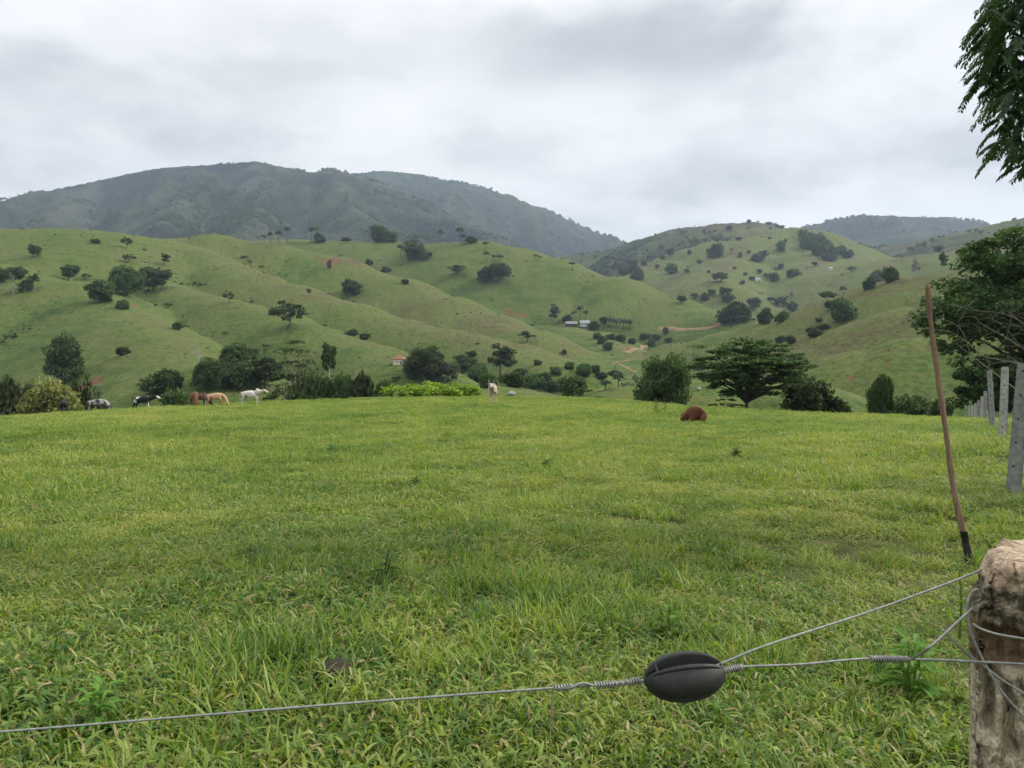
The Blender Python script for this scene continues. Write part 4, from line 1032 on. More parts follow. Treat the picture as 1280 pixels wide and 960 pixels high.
# ------------------------------------------------------------------ near post, wires and insulator
m, nt = newmat('weathered_post'); tc = N(nt, 'ShaderNodeTexCoord').outputs['Object']
mp = N(nt, 'ShaderNodeMapping'); mp.inputs['Scale'].default_value = (26, 26, 7); L(nt, tc, mp.inputs[0])
gr = noise(nt, mp.outputs[0], 1.6, 7, .65, .4); lich = noise(nt, tc, 44, 5, .65, .6); blot = noise(nt, tc, 90, 4, .6); big = noise(nt, tc, 9, 3, .55)
sep = N(nt, 'ShaderNodeSeparateXYZ'); L(nt, tc, sep.inputs[0])
zw = mth(nt, 'ADD', sep.outputs[2], mth(nt, 'MULTIPLY', mth(nt, 'SUBTRACT', big, .5), .035))
fresh = ramp(nt, gr, [(.3, (.26, .20, .155)), (.5, (.42, .35, .285)), (.7, (.52, .46, .39))])
old = ramp(nt, gr, [(.30, (.045, .038, .028)), (.40, (.17, .15, .12)), (.52, (.30, .275, .225)), (.66, (.44, .42, .35))])
fine = noise(nt, tc, 210, 4, .7)
old = mixc(nt, ramp(nt, mth(nt, 'ADD', mth(nt, 'MULTIPLY', lich, .75), mth(nt, 'MULTIPLY', fine, .25)), [(.47, (0, 0, 0)), (.53, (1, 1, 1))]), old, ramp(nt, blot, [(.35, (.30, .285, .22)), (.62, (.52, .51, .43))]))
moss = mixc(nt, ramp(nt, blot, [(.45, (0, 0, 0)), (.6, (1, 1, 1))]), (.06, .054, .04), (.24, .225, .18))
split = ramp(nt, gr, [(.3, (.06, .042, .03)), (.5, (.16, .115, .08)), (.72, (.32, .25, .18))])
def band(z0, z1, soft=.006):
    a = N(nt, 'ShaderNodeMapRange'); a.interpolation_type = 'SMOOTHSTEP'; L(nt, zw, a.inputs[0]); a.inputs[1].default_value = z0 - soft; a.inputs[2].default_value = z0 + soft
    b = N(nt, 'ShaderNodeMapRange'); b.interpolation_type = 'SMOOTHSTEP'; L(nt, zw, b.inputs[0]); b.inputs[1].default_value = z1 - soft; b.inputs[2].default_value = z1 + soft
    return mth(nt, 'MULTIPLY', a.outputs[0], mth(nt, 'SUBTRACT', 1.0, b.outputs[0]))
c = mixc(nt, band(1.094, 1.151), old, split)
c = mixc(nt, band(1.151, 1.198), c, moss)
c = mixc(nt, band(1.198, 1.6), c, fresh)
dk = mth(nt, 'MULTIPLY', ramp(nt, lich, [(.56, (0, 0, 0)), (.66, (1, 1, 1))]), band(1.205, 1.6))
c = mixc(nt, dk, c, (.10, .085, .07))
c = mixc(nt, 1.0, c, ramp(nt, fine, [(.32, (.6, .6, .6)), (.5, (1, 1, 1)), (.68, (1.3, 1.28, 1.22))]), 'MULTIPLY')
c = mixc(nt, 1.0, c, (1.06, .97, .83), 'MULTIPLY')
bh = mth(nt, 'ADD', mth(nt, 'ADD', gr, mth(nt, 'MULTIPLY', fine, .35)), mth(nt, 'MULTIPLY', lich, .5))
pbr(nt, c, .92, .15, bh, .9, .008); M['weathered_post'] = m
PYD = 1.06; PX0 = .603; PWD = .20
nr, na = 300, 220
zb = -.3; zt = 1.222
zr_ = zb + (zt - zb) * np.linspace(0, 1, nr) ** .55
ta = np.linspace(0, 2 * math.pi, na, endpoint=False)
Zp, Tp = np.meshgrid(zr_, ta, indexing='ij')
cx, sx = np.cos(Tp), np.sin(Tp)
q = (np.abs(cx) ** 8 + np.abs(sx) ** 8) ** (-1 / 8)              # a squared timber
X_, Y_ = cx * q * PWD / 2, sx * q * PWD / 2
s_ = .5 * np.clip((Zp - 1.166) / .012, 0, 1) + .5 * np.clip((Zp - 1.196) / .03, 0, 1)   # the upper left corner is broken away
X_ = np.where(X_ < 0, X_ * (1 - .24 * s_), X_)
X_ = X_ * (1 + .06 * np.clip((.95 - Zp) / .3, 0, 1))
u_ = Tp / (2 * math.pi)
arc = np.where(np.abs(cx) > np.abs(sx), Y_ + 3 * np.sign(cx), X_ + 7 * np.sign(sx))       # runs along each face
grain = np.abs(fbm(arc * 95, Zp * 3.2, 4, 3) - .5) * 2
lump = fbm(arc * 11, Zp * 7, 4, 9) - .5; pit = fbm(arc * 60, Zp * 42, 4, 13)
dpt = .006 * (1 - sst(.0, .22, grain)) + .020 * lump + .006 * sst(.56, .72, pit) + .004 * (fbm(arc * 160, Zp * 60, 3, 17) - .5)
def crack(x0, sl, w, d, z0, z1, z2, z3, wig=.004):
    xc = x0 + sl * (Zp - 1.0) + wig * np.sin(Zp * 41 + x0 * 90) + wig * .6 * np.sin(Zp * 97)
    return d * np.exp(-((X_ - xc) / w) ** 2) * sst(z0, z1, Zp) * (1 - sst(z2, z3, Zp)) * (Y_ < 0)
dpt = dpt + .020 * np.exp(-((Zp - 1.120 - .012 * (fbm(X_ * 30, Zp * 0, 3, 2) - .5)) / .026) ** 4) * (X_ > -.085) * (Y_ < 0)
dpt = dpt + crack(-.070, -.10, .0065, .040, 1.0, 1.03, 1.085, 1.10) + crack(-.048, -.22, .0075, .034, .98, 1.0, 1.07, 1.10) + crack(-.026, -.15, .004, .02, .95, 1.0, 1.07, 1.1) + crack(.012, .05, .0035, .018, .6, .7, 1.0, 1.05) + crack(.05, -.05, .004, .02, .7, .8, 1.06, 1.1) + crack(-.085, .02, .003, .015, .4, .5, .93, .99) + crack(-.01, -.02, .003, .014, 1.16, 1.17, 1.23, 1.24, .002)
nrm = np.maximum(np.sqrt(X_ ** 2 + Y_ ** 2), 1e-6)
front = np.abs(sx) > np.abs(cx)
X_ = np.where(front, X_, X_ - np.sign(cx) * dpt); Y_ = np.where(front, Y_ - np.sign(sx) * dpt, Y_)
top_n = (fbm(X_ * 26 + 4, Y_ * 26, 4, 2) - .5)
Zp = Zp + np.clip((Zp - 1.15) / .07, 0, 1) * (top_n * .02 + .012 * np.floor(fbm(X_ * 60, Y_ * 12, 2, 5) * 3) / 3 - .006)
vs = [tuple(v) for v in np.stack([X_, Y_, Zp], -1).reshape(-1, 3)]
fs = []
for i in range(nr - 1):
    for k in range(na): fs.append((i * na + k, i * na + (k + 1) % na, (i + 1) * na + (k + 1) % na, (i + 1) * na + k))
top = list(range((nr - 1) * na, nr * na)); b0 = len(vs)
rings = (.86, .7, .54, .38, .2)
for rr_ in rings:
    tx, ty = X_[-1] * rr_, Y_[-1] * rr_
    tz = zt + .006 + (fbm(tx * 26 + 4, ty * 26, 4, 2) - .5) * .022 + .014 * np.floor(fbm(tx * 60, ty * 12, 2, 5) * 3) / 3 - .006
    vs += [tuple(v) for v in np.stack([tx, ty, tz], 1)]
vs.append((0, 0, zt + .006))
for k in range(na):
    k2 = (k + 1) % na
    fs.append((top[k], top[k2], b0 + k2, b0 + k))
    for r_ in range(len(rings) - 1): fs.append((b0 + r_ * na + k, b0 + r_ * na + k2, b0 + (r_ + 1) * na + k2, b0 + (r_ + 1) * na + k))
    fs.append((b0 + (len(rings) - 1) * na + k, b0 + (len(rings) - 1) * na + k2, len(vs) - 1))
mb = MB(); mb.add(vs, fs, 0, True)
PC = (.711, 1.034)
wp = obj('wooden_post', mb.mesh('wooden_post', [M['weathered_post']]), None, (PC[0], PC[1], 0)); wp.rotation_euler = (0, 0, R(-34.2))
tag(wp, 'thick weathered wooden post with split pale top in the lower right corner', 'post')

def wire(pts, r=.0019, n=8, k=8): return catmull([W(p[0], p[1], p[2] if p[0] < 1150 or len(p) > 3 else min(p[2] - .055, 1.004 - (p[0] - 1200) * .00050)) for p in pts], k)
def helix(a, b, r, turns, n=14):
    a, b = Vector(a), Vector(b); d = (b - a); t = d.normalized(); u = t.orthogonal().normalized(); w = t.cross(u)
    return [a + d * (i / (turns * n)) + (u * math.cos(2 * math.pi * i / n) + w * math.sin(2 * math.pi * i / n)) * r for i in range(int(turns * n) + 1)]
YW = 1.0
def wires(name, label, mains, coils, r=.0016, group=None):
    mb = MB()
    for p in mains: mb.tube(wire(p), r, 8)
    o = obj(name, mb.mesh(name, [M['steel']])); tag(o, label, 'wire', group)
    for a, b, rr_, tn in coils:
        mb = MB(); mb.tube(helix(W(*a), W(*b), rr_, tn), r * .8, 6); obj('twist', mb.mesh('twist', [M['steel']]), o)
    return o
wires('fence_wire', 'long thin steel wire running from the left edge to the black insulator', [[(-5200, 1290, 1.02), (-3000, 1135, 1.02), (-1200, 1005, 1.01), (-400, 946, 1.0), (0, 915, 1.0), (400, 882, 1.0), (690, 860, 1.0), (740, 856.5, 1.0), (800, 853, 1.0), (830, 849, 1.0)], [(690, 861, 1.0), (712, 860, .997), (728, 854, .998), (745, 857, .998), (770, 853.5, .999), (803, 850.5, 1.0), (826, 846, 1.0)]],
      [((694, 860, 1), (716, 858, 1), .0032, 6), ((744, 857, 1), (768, 855, 1), .0036, 7), ((768, 855, 1), (790, 853, 1), .003, 3), ((788, 853, 1), (801, 850, 1), .0036, 4)])
wires('fence_wire', 'steel wire from the insulator to the middle of the wooden post', [[(885, 841, 1.0), (912, 836, 1.0), (936, 833, 1.0), (1000, 830.5, 1.0), (1080, 823.5, 1.01), (1140, 824, 1.03), (1200, 826, 1.045), (1240, 828, 1.058), (1300, 831, 1.056), (1420, 836, 1.055)]],
      [((905, 838, 1), (928, 834, 1), .0036, 8), ((1088, 823.6, 1.012), (1136, 824, 1.028), .0032, 15)])
wires('fence_wire', 'straight steel wire rising from the insulator to the top of the wooden post', [[(880, 838, 1.0), (903, 829, 1.0), (960, 806, 1.01), (1080, 767, 1.05), (1180, 731, 1.06, 1), (1228, 712, 1.075, 1), (1246, 706, 1.10, 1), (1262, 705, 1.13, 1)]], [])
wires('tie_wire', 'bundle of loose steel wires looped round the left side of the wooden post', [
    [(1222, 736, 1.12), (1214, 742, 1.07), (1209, 758, 1.052), (1212, 785, 1.05), (1224, 815, 1.05), (1243, 850, 1.05), (1262, 876, 1.05), (1290, 905, 1.05)],
    [(1140, 824, 1.03), (1158, 812, 1.03), (1178, 795, 1.035), (1196, 778, 1.045), (1208, 767, 1.05), (1215, 760, 1.06)],
    [(1178, 787, 1.04), (1196, 805, 1.038), (1215, 822, 1.042), (1232, 834, 1.05), (1256, 852, 1.05), (1300, 878, 1.05)],
    [(1216, 780, 1.055), (1226, 786, 1.05), (1244, 792, 1.05), (1265, 796, 1.05), (1310, 803, 1.05)]], [])
M['cord'] = simple('cord', (.24, .20, .14), .9, .3, 60)
mb = MB(); mb.tube(wire([(690, 860, 1.0), (688.5, 900, 1.0), (686, 960, 1.01), (684, 1050, 1.03), (690, 1200, 1.06), (693, 1400, 1.1), (690, 1790, 1.1)]), .0007, 6)
mb.tube(wire([(692, 862, 1.0), (691, 885, .998), (688, 905, 1.001)]), .0007, 6)
tag(obj('cord', mb.mesh('cord', [M['cord']])), 'thin brown cord hanging straight down from the wire left of the insulator', 'cord')

# insulator: an egg of black plastic with deep lengthwise grooves
m, nt = newmat('black_plastic'); tc = N(nt, 'ShaderNodeTexCoord').outputs['Object']
f = noise(nt, tc, 60, 5, .6); f2 = noise(nt, tc, 420, 3, .6)
pbr(nt, ramp(nt, f, [(.3, (.012, .013, .011)), (.7, (.026, .027, .023))]), ramp(nt, f2, [(.3, (.48,) * 3), (.7, (.68,) * 3)]), .45, f2, .15, .0006); M['black_plastic'] = m
nx, nph = 150, 240
A, B = .0515, .0303
xs = -np.cos(np.linspace(0, math.pi, nx)); ph = np.linspace(0, 2 * math.pi, nph, endpoint=False)
XX, PH = np.meshgrid(xs, ph, indexing='ij')
prof = np.sqrt(np.clip(1 - np.abs(XX) ** 2.05, 0, 1))
deg = np.degrees(PH) % 360
def groove(c0, half, soft=2.2): 
    d = np.abs((deg - c0 + 180) % 360 - 180)
    return 1 - sst(half - soft, half + soft, d)
g = np.zeros_like(XX)
body = sst(-.70, -.66, XX) * (1 - sst(.80, .90, XX))
g = np.maximum(g, groove(66, 17) * body * .62)
g = np.maximum(g, groove(57, 7.5, 1.5) * sst(-.96, -.93, XX) * (1 - sst(-.75, -.72, XX)) * .5)
g = np.maximum(g, groove(78, 7.5, 1.5) * sst(-.96, -.93, XX) * (1 - sst(-.75, -.72, XX)) * .5)
g = np.maximum(g, groove(129, 20) * body * .6); g = np.maximum(g, groove(246, 17) * body * .6); g = np.maximum(g, groove(309, 12) * body * .45)
g = np.maximum(g, groove(190, 22) * body * .5)
sdeg = (deg + 180) % 360 - 180
dish = sst(-32, 34, sdeg) * (1 - sst(36, 39, sdeg)) * sst(-.90, -.70, XX) * (1 - sst(.72, .92, XX)) * .10
rim = (groove(44.5, 3.2, 1.6) + groove(89, 4, 1.6)) * .012
RAD = B * prof * (1 - g - dish + rim)
# angle 0 looks at the camera, 90 points up
IV = np.stack([XX * A, -np.cos(PH) * RAD, np.sin(PH) * RAD], -1).reshape(-1, 3)
qi = np.arange(nx - 1)[:, None] * nph; qj = np.arange(nph)[None, :]; qk = (qj + 1) % nph
q = np.stack([qi + qj, qi + qk, qi + nph + qk, qi + nph + qj], -1).reshape(-1, 4)
me = mesh_np('insulator', IV, q, np.full(len(q), 4), True, [M['black_plastic']])
ins = obj('insulator', me, None, W(856, 845.5, 1.0)); ins.rotation_euler = (0, R(-5.5), R(3))
tag(ins, 'black egg shaped plastic insulator with grooves hung between the fence wires', 'insulator')
# ------------------------------------------------------------------ cattle
def skin(name, V_, E_, Rr, mats, sub=2, smooth=True):
    me = bpy.data.meshes.new(name); me.from_pydata(V_, E_, []); o = bpy.data.objects.new(name, me); COL.objects.link(o)
    md = o.modifiers.new('skin', 'SKIN'); md.use_smooth_shade = True; md.branch_smoothing = .6
    for i, r in enumerate(Rr): me.skin_vertices[0].data[i].radius = (r, r) if not isinstance(r, tuple) else r
    me.skin_vertices[0].data[0].use_root = True
    s = o.modifiers.new('sub', 'SUBSURF'); s.levels = sub; s.render_levels = sub
    dg = bpy.context.evaluated_depsgraph_get(); out = bpy.data.meshes.new_from_object(o.evaluated_get(dg))
    bpy.data.objects.remove(o); out.name = name
    out.materials.clear()
    for m_ in mats: out.materials.append(m_)
    return out
def coat(name, base, patch=None, lo=.5, hi=.54, scale=1.6, belly=None, face=None):
    m, nt = newmat(name); tc = N(nt, 'ShaderNodeTexCoord').outputs['Object']
    f = noise(nt, tc, 14, 4, .6)
    c = ramp(nt, f, [(.3, tuple(q * .78 for q in base)), (.7, tuple(min(1, q * 1.18) for q in base))])
    sep = N(nt, 'ShaderNodeSeparateXYZ'); L(nt, tc, sep.inputs[0])
    if patch:
        p = noise(nt, tc, scale, 2, .5)
        c = mixc(nt, ramp(nt, p, [(lo, (0, 0, 0)), (hi, (1, 1, 1))]), c, patch)
    if belly:
        c = mixc(nt, ramp(nt, sep.outputs[2], [(.5, (1, 1, 1)), (.66, (0, 0, 0))]), c, belly)
    if face:
        c = mixc(nt, ramp(nt, mth(nt, 'MULTIPLY', sep.outputs[0], .5), [(.58, (0, 0, 0)), (.62, (1, 1, 1))]), c, face)
    pbr(nt, c, .75, .25, f, .2, .01)
    return m
def cow_mesh(name, graze, mat, hump=False, turn=0.0, step=0.0):
    V_ = [(-.62, 0, 1.10), (-.2, 0, 1.04), (.3, 0, 1.02), (.52, 0, 1.16)]
    Rr = [(.30, .30), (.36, .41), (.33, .38), (.24, .29)]
    E_ = [(0, 1), (1, 2), (2, 3)]
    def chain(par, pts):
        for p, r in pts:
            V_.append(p); Rr.append(r if isinstance(r, tuple) else (r, r)); E_.append((par, len(V_) - 1)); par = len(V_) - 1
        return par
    if hump: chain(3, [((.50, 0, 1.42), .12), ((.44, 0, 1.50), .05)])
    s = math.sin(turn)
    if graze: hd = chain(3, [((.78, .1 * s, .98), .23), ((.96, .3 * s, .66), .18), ((1.06, .45 * s, .40), .15)])
    else: hd = chain(3, [((.80, .1 * s, 1.18), .22), ((1.0, .25 * s, 1.27), .175), ((1.15, .4 * s, 1.34), .14)])
    p = Vector(V_[hd])
    if graze: chain(hd, [((p.x + .10, p.y + .15 * s, .22), .115), ((p.x + .15, p.y + .22 * s, .08), .085)])
    else: chain(hd, [((p.x + .20, p.y + .22 * s, p.z - .12), .095), ((p.x + .33, p.y + .36 * s, p.z - .24), .072)])
    for sy in (-1, 1):
        chain(hd, [((p.x - .03, p.y + sy * .14, p.z + .03), .05), ((p.x - .05, p.y + sy * .27, p.z + .01), .035)])
    if not graze: chain(2, [((.52, 0, .78), (.10, .12))])
    for sy in (-1, 1):
        k = step * sy
        chain(0, [((-.66, .16 * sy, .88), .20), ((-.56 + k, .19 * sy, .70), .125), ((-.76 + k, .18 * sy, .46), .065), ((-.72 + k * 1.6, .18 * sy, .14), .05), ((-.68 + k * 1.6, .18 * sy, .0), .055)])
        chain(2, [((.44, .17 * sy, .78), .13), ((.44 - k, .17 * sy, .62), .085), ((.47 - k, .16 * sy, .38), .055), ((.45 - k * 1.4, .16 * sy, .12), .043), ((.49 - k * 1.4, .16 * sy, .0), .05)])
    chain(0, [((-.90, 0, 1.20), .07), ((-.99, .02, .98), .028), ((-1.0, .03, .66), .022), ((-.98, .03, .46), .04)])
    return skin(name, V_, E_, Rr, [mat])
def cow(px, Y, wpx, rz, graze, mat, label, hump=False, horn=False, turn=0.0, scale=None, step=.05):
    X = (px - 640) / FPX * Y
    me = cow_mesh('cow', graze, mat, hump, turn, step)
    o = obj('cow', me, None, (X, Y, ground(X, Y) - .02)); sc = scale or wpx * Y / FPX / 2.45; o.scale = (sc,) * 3; o.rotation_euler = (0, 0, rz)
    tag(o, label, 'cow', 'cattle along the far edge of the field')
    if horn:
        mb = MB(); s = math.sin(turn)
        hx, hy, hz = (1.06, .45 * s, .40) if graze else (1.15, .4 * s, 1.34)
        for sy in (-1, 1): mb.tube(catmull([(hx - .02, hy + sy * .08, hz + .08), (hx - .03, hy + sy * .19, hz + .2), (hx - .06, hy + sy * .2, hz + .36)], 4), [.028, .027, .026, .024, .022, .02, .016, .012, .006], 6)
        obj('horns', mb.mesh('horns', [M['stone']]), o)
    return o
black = coat('coat_black', (.012, .012, .013)); bw = coat('coat_black_white', (.012, .012, .013), (.55, .53, .50), .56, .58, 1.5, None, (.6, .58, .55))
greyb = coat('coat_grey_black', (.035, .034, .034), (.30, .29, .27), .46, .52, 2.2)
brown = coat('coat_brown', (.13, .055, .026)); dkb = coat('coat_dark_brown', (.045, .022, .014)); tan = coat('coat_tan', (.42, .26, .155)); white = coat('coat_white', (.54, .50, .43)); cream = coat('coat_cream', (.44, .36, .29), None)
cow(80, 61, 17, R(116), False, black, 'black cow seen from behind in front of the golden bush', scale=.86)
cow(123, 62, 25, R(12), True, greyb, 'grey and black cow grazing, half hidden by a bush right of the black one', turn=-.3, scale=.80)
cow(179, 61.5, 33, R(6), False, bw, 'black and white cow standing sideways with a white face', turn=.2)
cow(243, 62, 24, R(-62), True, brown, 'brown cow grazing left of the tan one', scale=.92)
cow(252, 64, 22, R(60), True, dkb, 'dark brown cow squeezed between the brown and the tan cow', scale=.86)
cow(270, 62, 30, R(14), True, tan, 'tan cow with its head lowered left of the white cow', turn=-.4, scale=.80)
cow(314.5, 62, 35, R(3), False, white, 'white humped cow standing sideways, largest of the herd', hump=True, horn=False, turn=-.3)
cow(615.5, 52, 15, R(-93), False, cream, 'pale cream cow facing the camera alone in the middle of the field edge', horn=True, scale=.93, turn=.05)
# calf lying in the grass
m, nt = newmat('coat_red'); tc = N(nt, 'ShaderNodeTexCoord').outputs['Object']; f = noise(nt, tc, 26, 5, .65); f2 = noise(nt, tc, 3.5, 3)
c = ramp(nt, f, [(.3, (.055, .020, .009)), (.7, (.145, .052, .022))]); c = mixc(nt, ramp(nt, f2, [(.5, (0, 0, 0)), (.7, (1, 1, 1))]), c, (.10, .045, .025)); pbr(nt, c, .8, .2, f, .5, .015); M['coat_red'] = m
V_ = [(.24, 0, .31), (.05, 0, .33), (-.17, -.02, .27), (-.34, -.04, .19), (-.46, -.08, .13), (-.58, -.12, .07)]; Rr = [(.25, .29), (.24, .29), (.18, .21), (.12, .13), (.10, .095), (.06, .055)]; E_ = [(0, 1), (1, 2), (2, 3), (3, 4), (4, 5)]
def lg(par, pts):
    for p, r in pts: V_.append(p); Rr.append((r, r)); E_.append((par, len(V_) - 1)); par = len(V_) - 1
for sy in (-1, 1):
    lg(0, [((.30, .24 * sy, .18), .14), ((.10, .30 * sy, .10), .07), ((.30, .32 * sy, .05), .04)])
    lg(2, [((-.16, .18 * sy, .12), .08), ((-.32, .22 * sy, .06), .045), ((-.20, .25 * sy, .04), .035)])
    lg(4, [((-.41, -.05 + .10 * sy, .20), .03), ((-.39, -.04 + .17 * sy, .21), .022)])
lg(0, [((.50, .05, .25), .05), ((.53, .12, .08), .025)])
YC = 27.5; XC = (867 - 640) / FPX * YC
o = obj('calf', skin('calf', V_, E_, Rr, [M['coat_red']]), None, (XC, YC, ground(XC, YC) + .03)); o.rotation_euler = (0, 0, R(14)); o.scale = (.98, .98, 1.32)
tag(o, 'reddish brown calf lying with its head low in the grass, alone right of the middle', 'calf')

# ------------------------------------------------------------------ many small plants as stuff: one object holding its own sources and spots
def instancer(name, protos, mats, pts, pick, rot, scl):
    """protos: list of (verts, tints, material index) made of quads; pts: spots"""
    VV, MI, PID, TI = [], [], [], []
    for k, (P, T_, mi) in enumerate(protos):
        VV.append(P); MI.append(np.full(len(P) // 4, mi)); PID.append(np.full(len(P), k)); TI.append(np.repeat(T_, 4))
    nq = sum(len(v) for v in VV); n = len(pts)
    A_ = np.vstack(VV + [pts])
    me = mesh_np(name, A_, np.arange(nq), np.full(nq // 4, 4), False, mats, np.concatenate(MI))
    def att(nm, typ, arr, key='value'):
        a = me.attributes.new(nm, typ, 'POINT'); a.data.foreach_set(key, arr)
    att('pid', 'INT', np.concatenate(PID + [np.full(n, -1)]).astype(np.int32))
    att('spot', 'BOOLEAN', np.concatenate([np.zeros(nq, bool), np.ones(n, bool)]))
    att('tint', 'FLOAT', np.concatenate(TI + [np.zeros(n)]).astype(np.float32))
    att('pick', 'INT', np.concatenate([np.zeros(nq), pick]).astype(np.int32))
    att('rot', 'FLOAT_VECTOR', np.vstack([np.zeros((nq, 3)), rot]).astype(np.float32).ravel(), 'vector')
    att('scl', 'FLOAT_VECTOR', np.vstack([np.ones((nq, 3)), scl]).astype(np.float32).ravel(), 'vector')
    o = obj(name, me)
    ng = bpy.data.node_groups.new(name, 'GeometryNodeTree')
    ng.interface.new_socket('Geometry', in_out='INPUT', socket_type='NodeSocketGeometry'); ng.interface.new_socket('Geometry', in_out='OUTPUT', socket_type='NodeSocketGeometry')
    gi = ng.nodes.new('NodeGroupInput'); go = ng.nodes.new('NodeGroupOutput')
    def na(nm, typ):
        x = ng.nodes.new('GeometryNodeInputNamedAttribute'); x.data_type = typ; x.inputs['Name'].default_value = nm
        return [s for s in x.outputs if s.name == 'Attribute' and s.enabled][0]
    sg = ng.nodes.new('GeometryNodeSeparateGeometry'); sg.domain = 'POINT'
    ng.links.new(gi.outputs[0], sg.inputs['Geometry']); ng.links.new(na('spot', 'BOOLEAN'), sg.inputs['Selection'])
    sp2 = ng.nodes.new('GeometryNodeSplitToInstances'); sp2.domain = 'POINT'
    ng.links.new(sg.outputs['Inverted'], sp2.inputs['Geometry']); ng.links.new(na('pid', 'INT'), sp2.inputs['Group ID'])
    ip = ng.nodes.new('GeometryNodeInstanceOnPoints'); ip.inputs['Pick Instance'].default_value = True
    ng.links.new(sg.outputs['Selection'], ip.inputs['Points']); ng.links.new(sp2.outputs['Instances'], ip.inputs['Instance'])
    ng.links.new(na('pick', 'INT'), ip.inputs['Instance Index'])
    er = ng.nodes.new('FunctionNodeEulerToRotation'); ng.links.new(na('rot', 'FLOAT_VECTOR'), er.inputs[0])
    ng.links.new(er.outputs[0], ip.inputs['Rotation']); ng.links.new(na('scl', 'FLOAT_VECTOR'), ip.inputs['Scale'])
    ng.links.new(ip.outputs[0], go.inputs[0])
    md = o.modifiers.new('scatter', 'NODES'); md.node_group = ng
    return tag(o, kind='stuff')
def blob_proto(seed, n, leaf, rx=.5, rz=.42, zc=.42):
    rg = np.random.default_rng(seed); u = unit(rg.normal(size=(n, 3))) * (rg.random((n, 1)) ** .35)
    u *= (.75 + .5 * rg.random((n, 1)))
    C = u * np.array([rx, rx, rz]) + np.array([0, 0, zc]); C[:, 2] = np.maximum(C[:, 2], .02)
    return diamonds(C, leaf, rg, 1.6, .2), np.clip(rg.normal(.5, .25, n), 0, 1), 0

# woodland and bush on the mountains
rg = np.random.default_rng(301)
def scatter(n, y0, y1, az, rg):
    Y = np.exp(rg.uniform(math.log(y0), math.log(y1), n)); a = rg.uniform(-az, az, n); X = np.tan(a) * Y
    return X, Y
X, Y = scatter(150000, 1500, 5200, R(36), rg)
H, S_, D_ = terrain(X, Y, True)
den = fbm(X / 240, Y / 240, 4, 21)
foot = np.exp(-(((X / Y - .09) / .055) ** 2)) * (EYE - H < -90) * np.exp(-((480 - FPX * (H - EYE) / Y - 322) / 17) ** 2) * .30
keep = ((S_ > .3) | (foot > .1)) & (rg.random(len(X)) < np.clip((den + foot - .49) * 6.0, .025, .75) * np.maximum(S_, foot * 3).clip(0, 1) ** .5)
idx = np.nonzero(keep)[0][:20000]
sz = rg.uniform(5, 12, len(idx)) * (.8 + .5 * (den[idx] > .55))
instancer('mountain_woodland', [blob_proto(310 + i, 90, .30) for i in range(4)], [M['leaf_dark']], np.stack([X[idx], Y[idx], H[idx] - .5], 1), rg.integers(0, 4, len(idx)),
          np.stack([0 * sz, 0 * sz, rg.uniform(0, 6.28, len(idx))], 1), np.stack([sz * 1.1, sz * 1.1, sz * .85], 1))
# tussocks and weeds on the pasture hills
X, Y = scatter(150000, 110, 1900, R(36), rg)
H, S_, D_ = terrain(X, Y, True)
den = fbm(X / 45, Y / 45, 4, 25); hol = H - .25 * (terrain(X + 18, Y) + terrain(X - 18, Y) + terrain(X, Y + 18) + terrain(X, Y - 18))
pk = np.clip((den - .50) * 3.2, .012, .6) + np.clip(-hol * .35, 0, .7) * sst(.38, .55, den)
keep = (S_ < .5) & (rg.random(len(X)) < pk * .55)
idx = np.nonzero(keep)[0][:26000:2]
sz = rg.gamma(3, .17, len(idx)) * (1 + .9 * np.clip(-hol[idx], 0, 1.5)) * np.clip(Y[idx] / 420, .55, 2.0)
mats = [M['tussock']]
instancer('pasture_tussocks', [blob_proto(330 + i, 46, .34, .5, .35, .25) for i in range(4)], mats, np.stack([X[idx], Y[idx], H[idx] - .05], 1), rg.integers(0, 4, len(idx)),
          np.stack([0 * sz, 0 * sz, rg.uniform(0, 6.28, len(idx))], 1), np.stack([sz * 1.3, sz * 1.3, sz * .75], 1))

# ------------------------------------------------------------------ grass of the near field
m, nt = newmat('grass'); oi = N(nt, 'ShaderNodeObjectInfo'); geo = N(nt, 'ShaderNodeNewGeometry')
t = attr(nt, 'tint'); pos = geo.outputs['Position']
pn = noise(nt, pos, .42, 4, .6); pn2 = noise(nt, pos, 2.2, 3, .6); pn3 = noise(nt, pos, .07, 3, .5)
f = mth(nt, 'ADD', mth(nt, 'MULTIPLY', t, .50), mth(nt, 'MULTIPLY', mth(nt, 'SUBTRACT', oi.outputs['Random'], .5), .26))
f = mth(nt, 'ADD', f, mth(nt, 'MULTIPLY', mth(nt, 'SUBTRACT', pn, .5), .75)); f = mth(nt, 'ADD', f, mth(nt, 'MULTIPLY', mth(nt, 'SUBTRACT', pn2, .5), .38)); f = mth(nt, 'ADD', f, mth(nt, 'MULTIPLY', mth(nt, 'SUBTRACT', pn3, .5), .8))
gc = ramp(nt, mth(nt, 'ADD', f, .18), [(.03, (.048, .112, .022)), (.22, (.110, .205, .034)), (.42, (.205, .29, .050)), (.60, (.305, .35, .080)), (.82, (.42, .40, .14))])
st = ramp(nt, t, [(.945, (0, 0, 0)), (.955, (1, 1, 1))])
gc = mixc(nt, st, gc, ramp(nt, pn2, [(.3, (.24, .19, .075)), (.7, (.42, .37, .17))]))
p = N(nt, 'ShaderNodeBsdfPrincipled'); p.inputs['Roughness'].default_value = .5; p.inputs['Specular IOR Level'].default_value = .35; L(nt, gc, p.inputs['Base Color'])
tr = N(nt, 'ShaderNodeBsdfTranslucent'); L(nt, mixc(nt, 1.0, gc, (1.25, 1.25, .6), 'MULTIPLY'), tr.inputs['Color'])
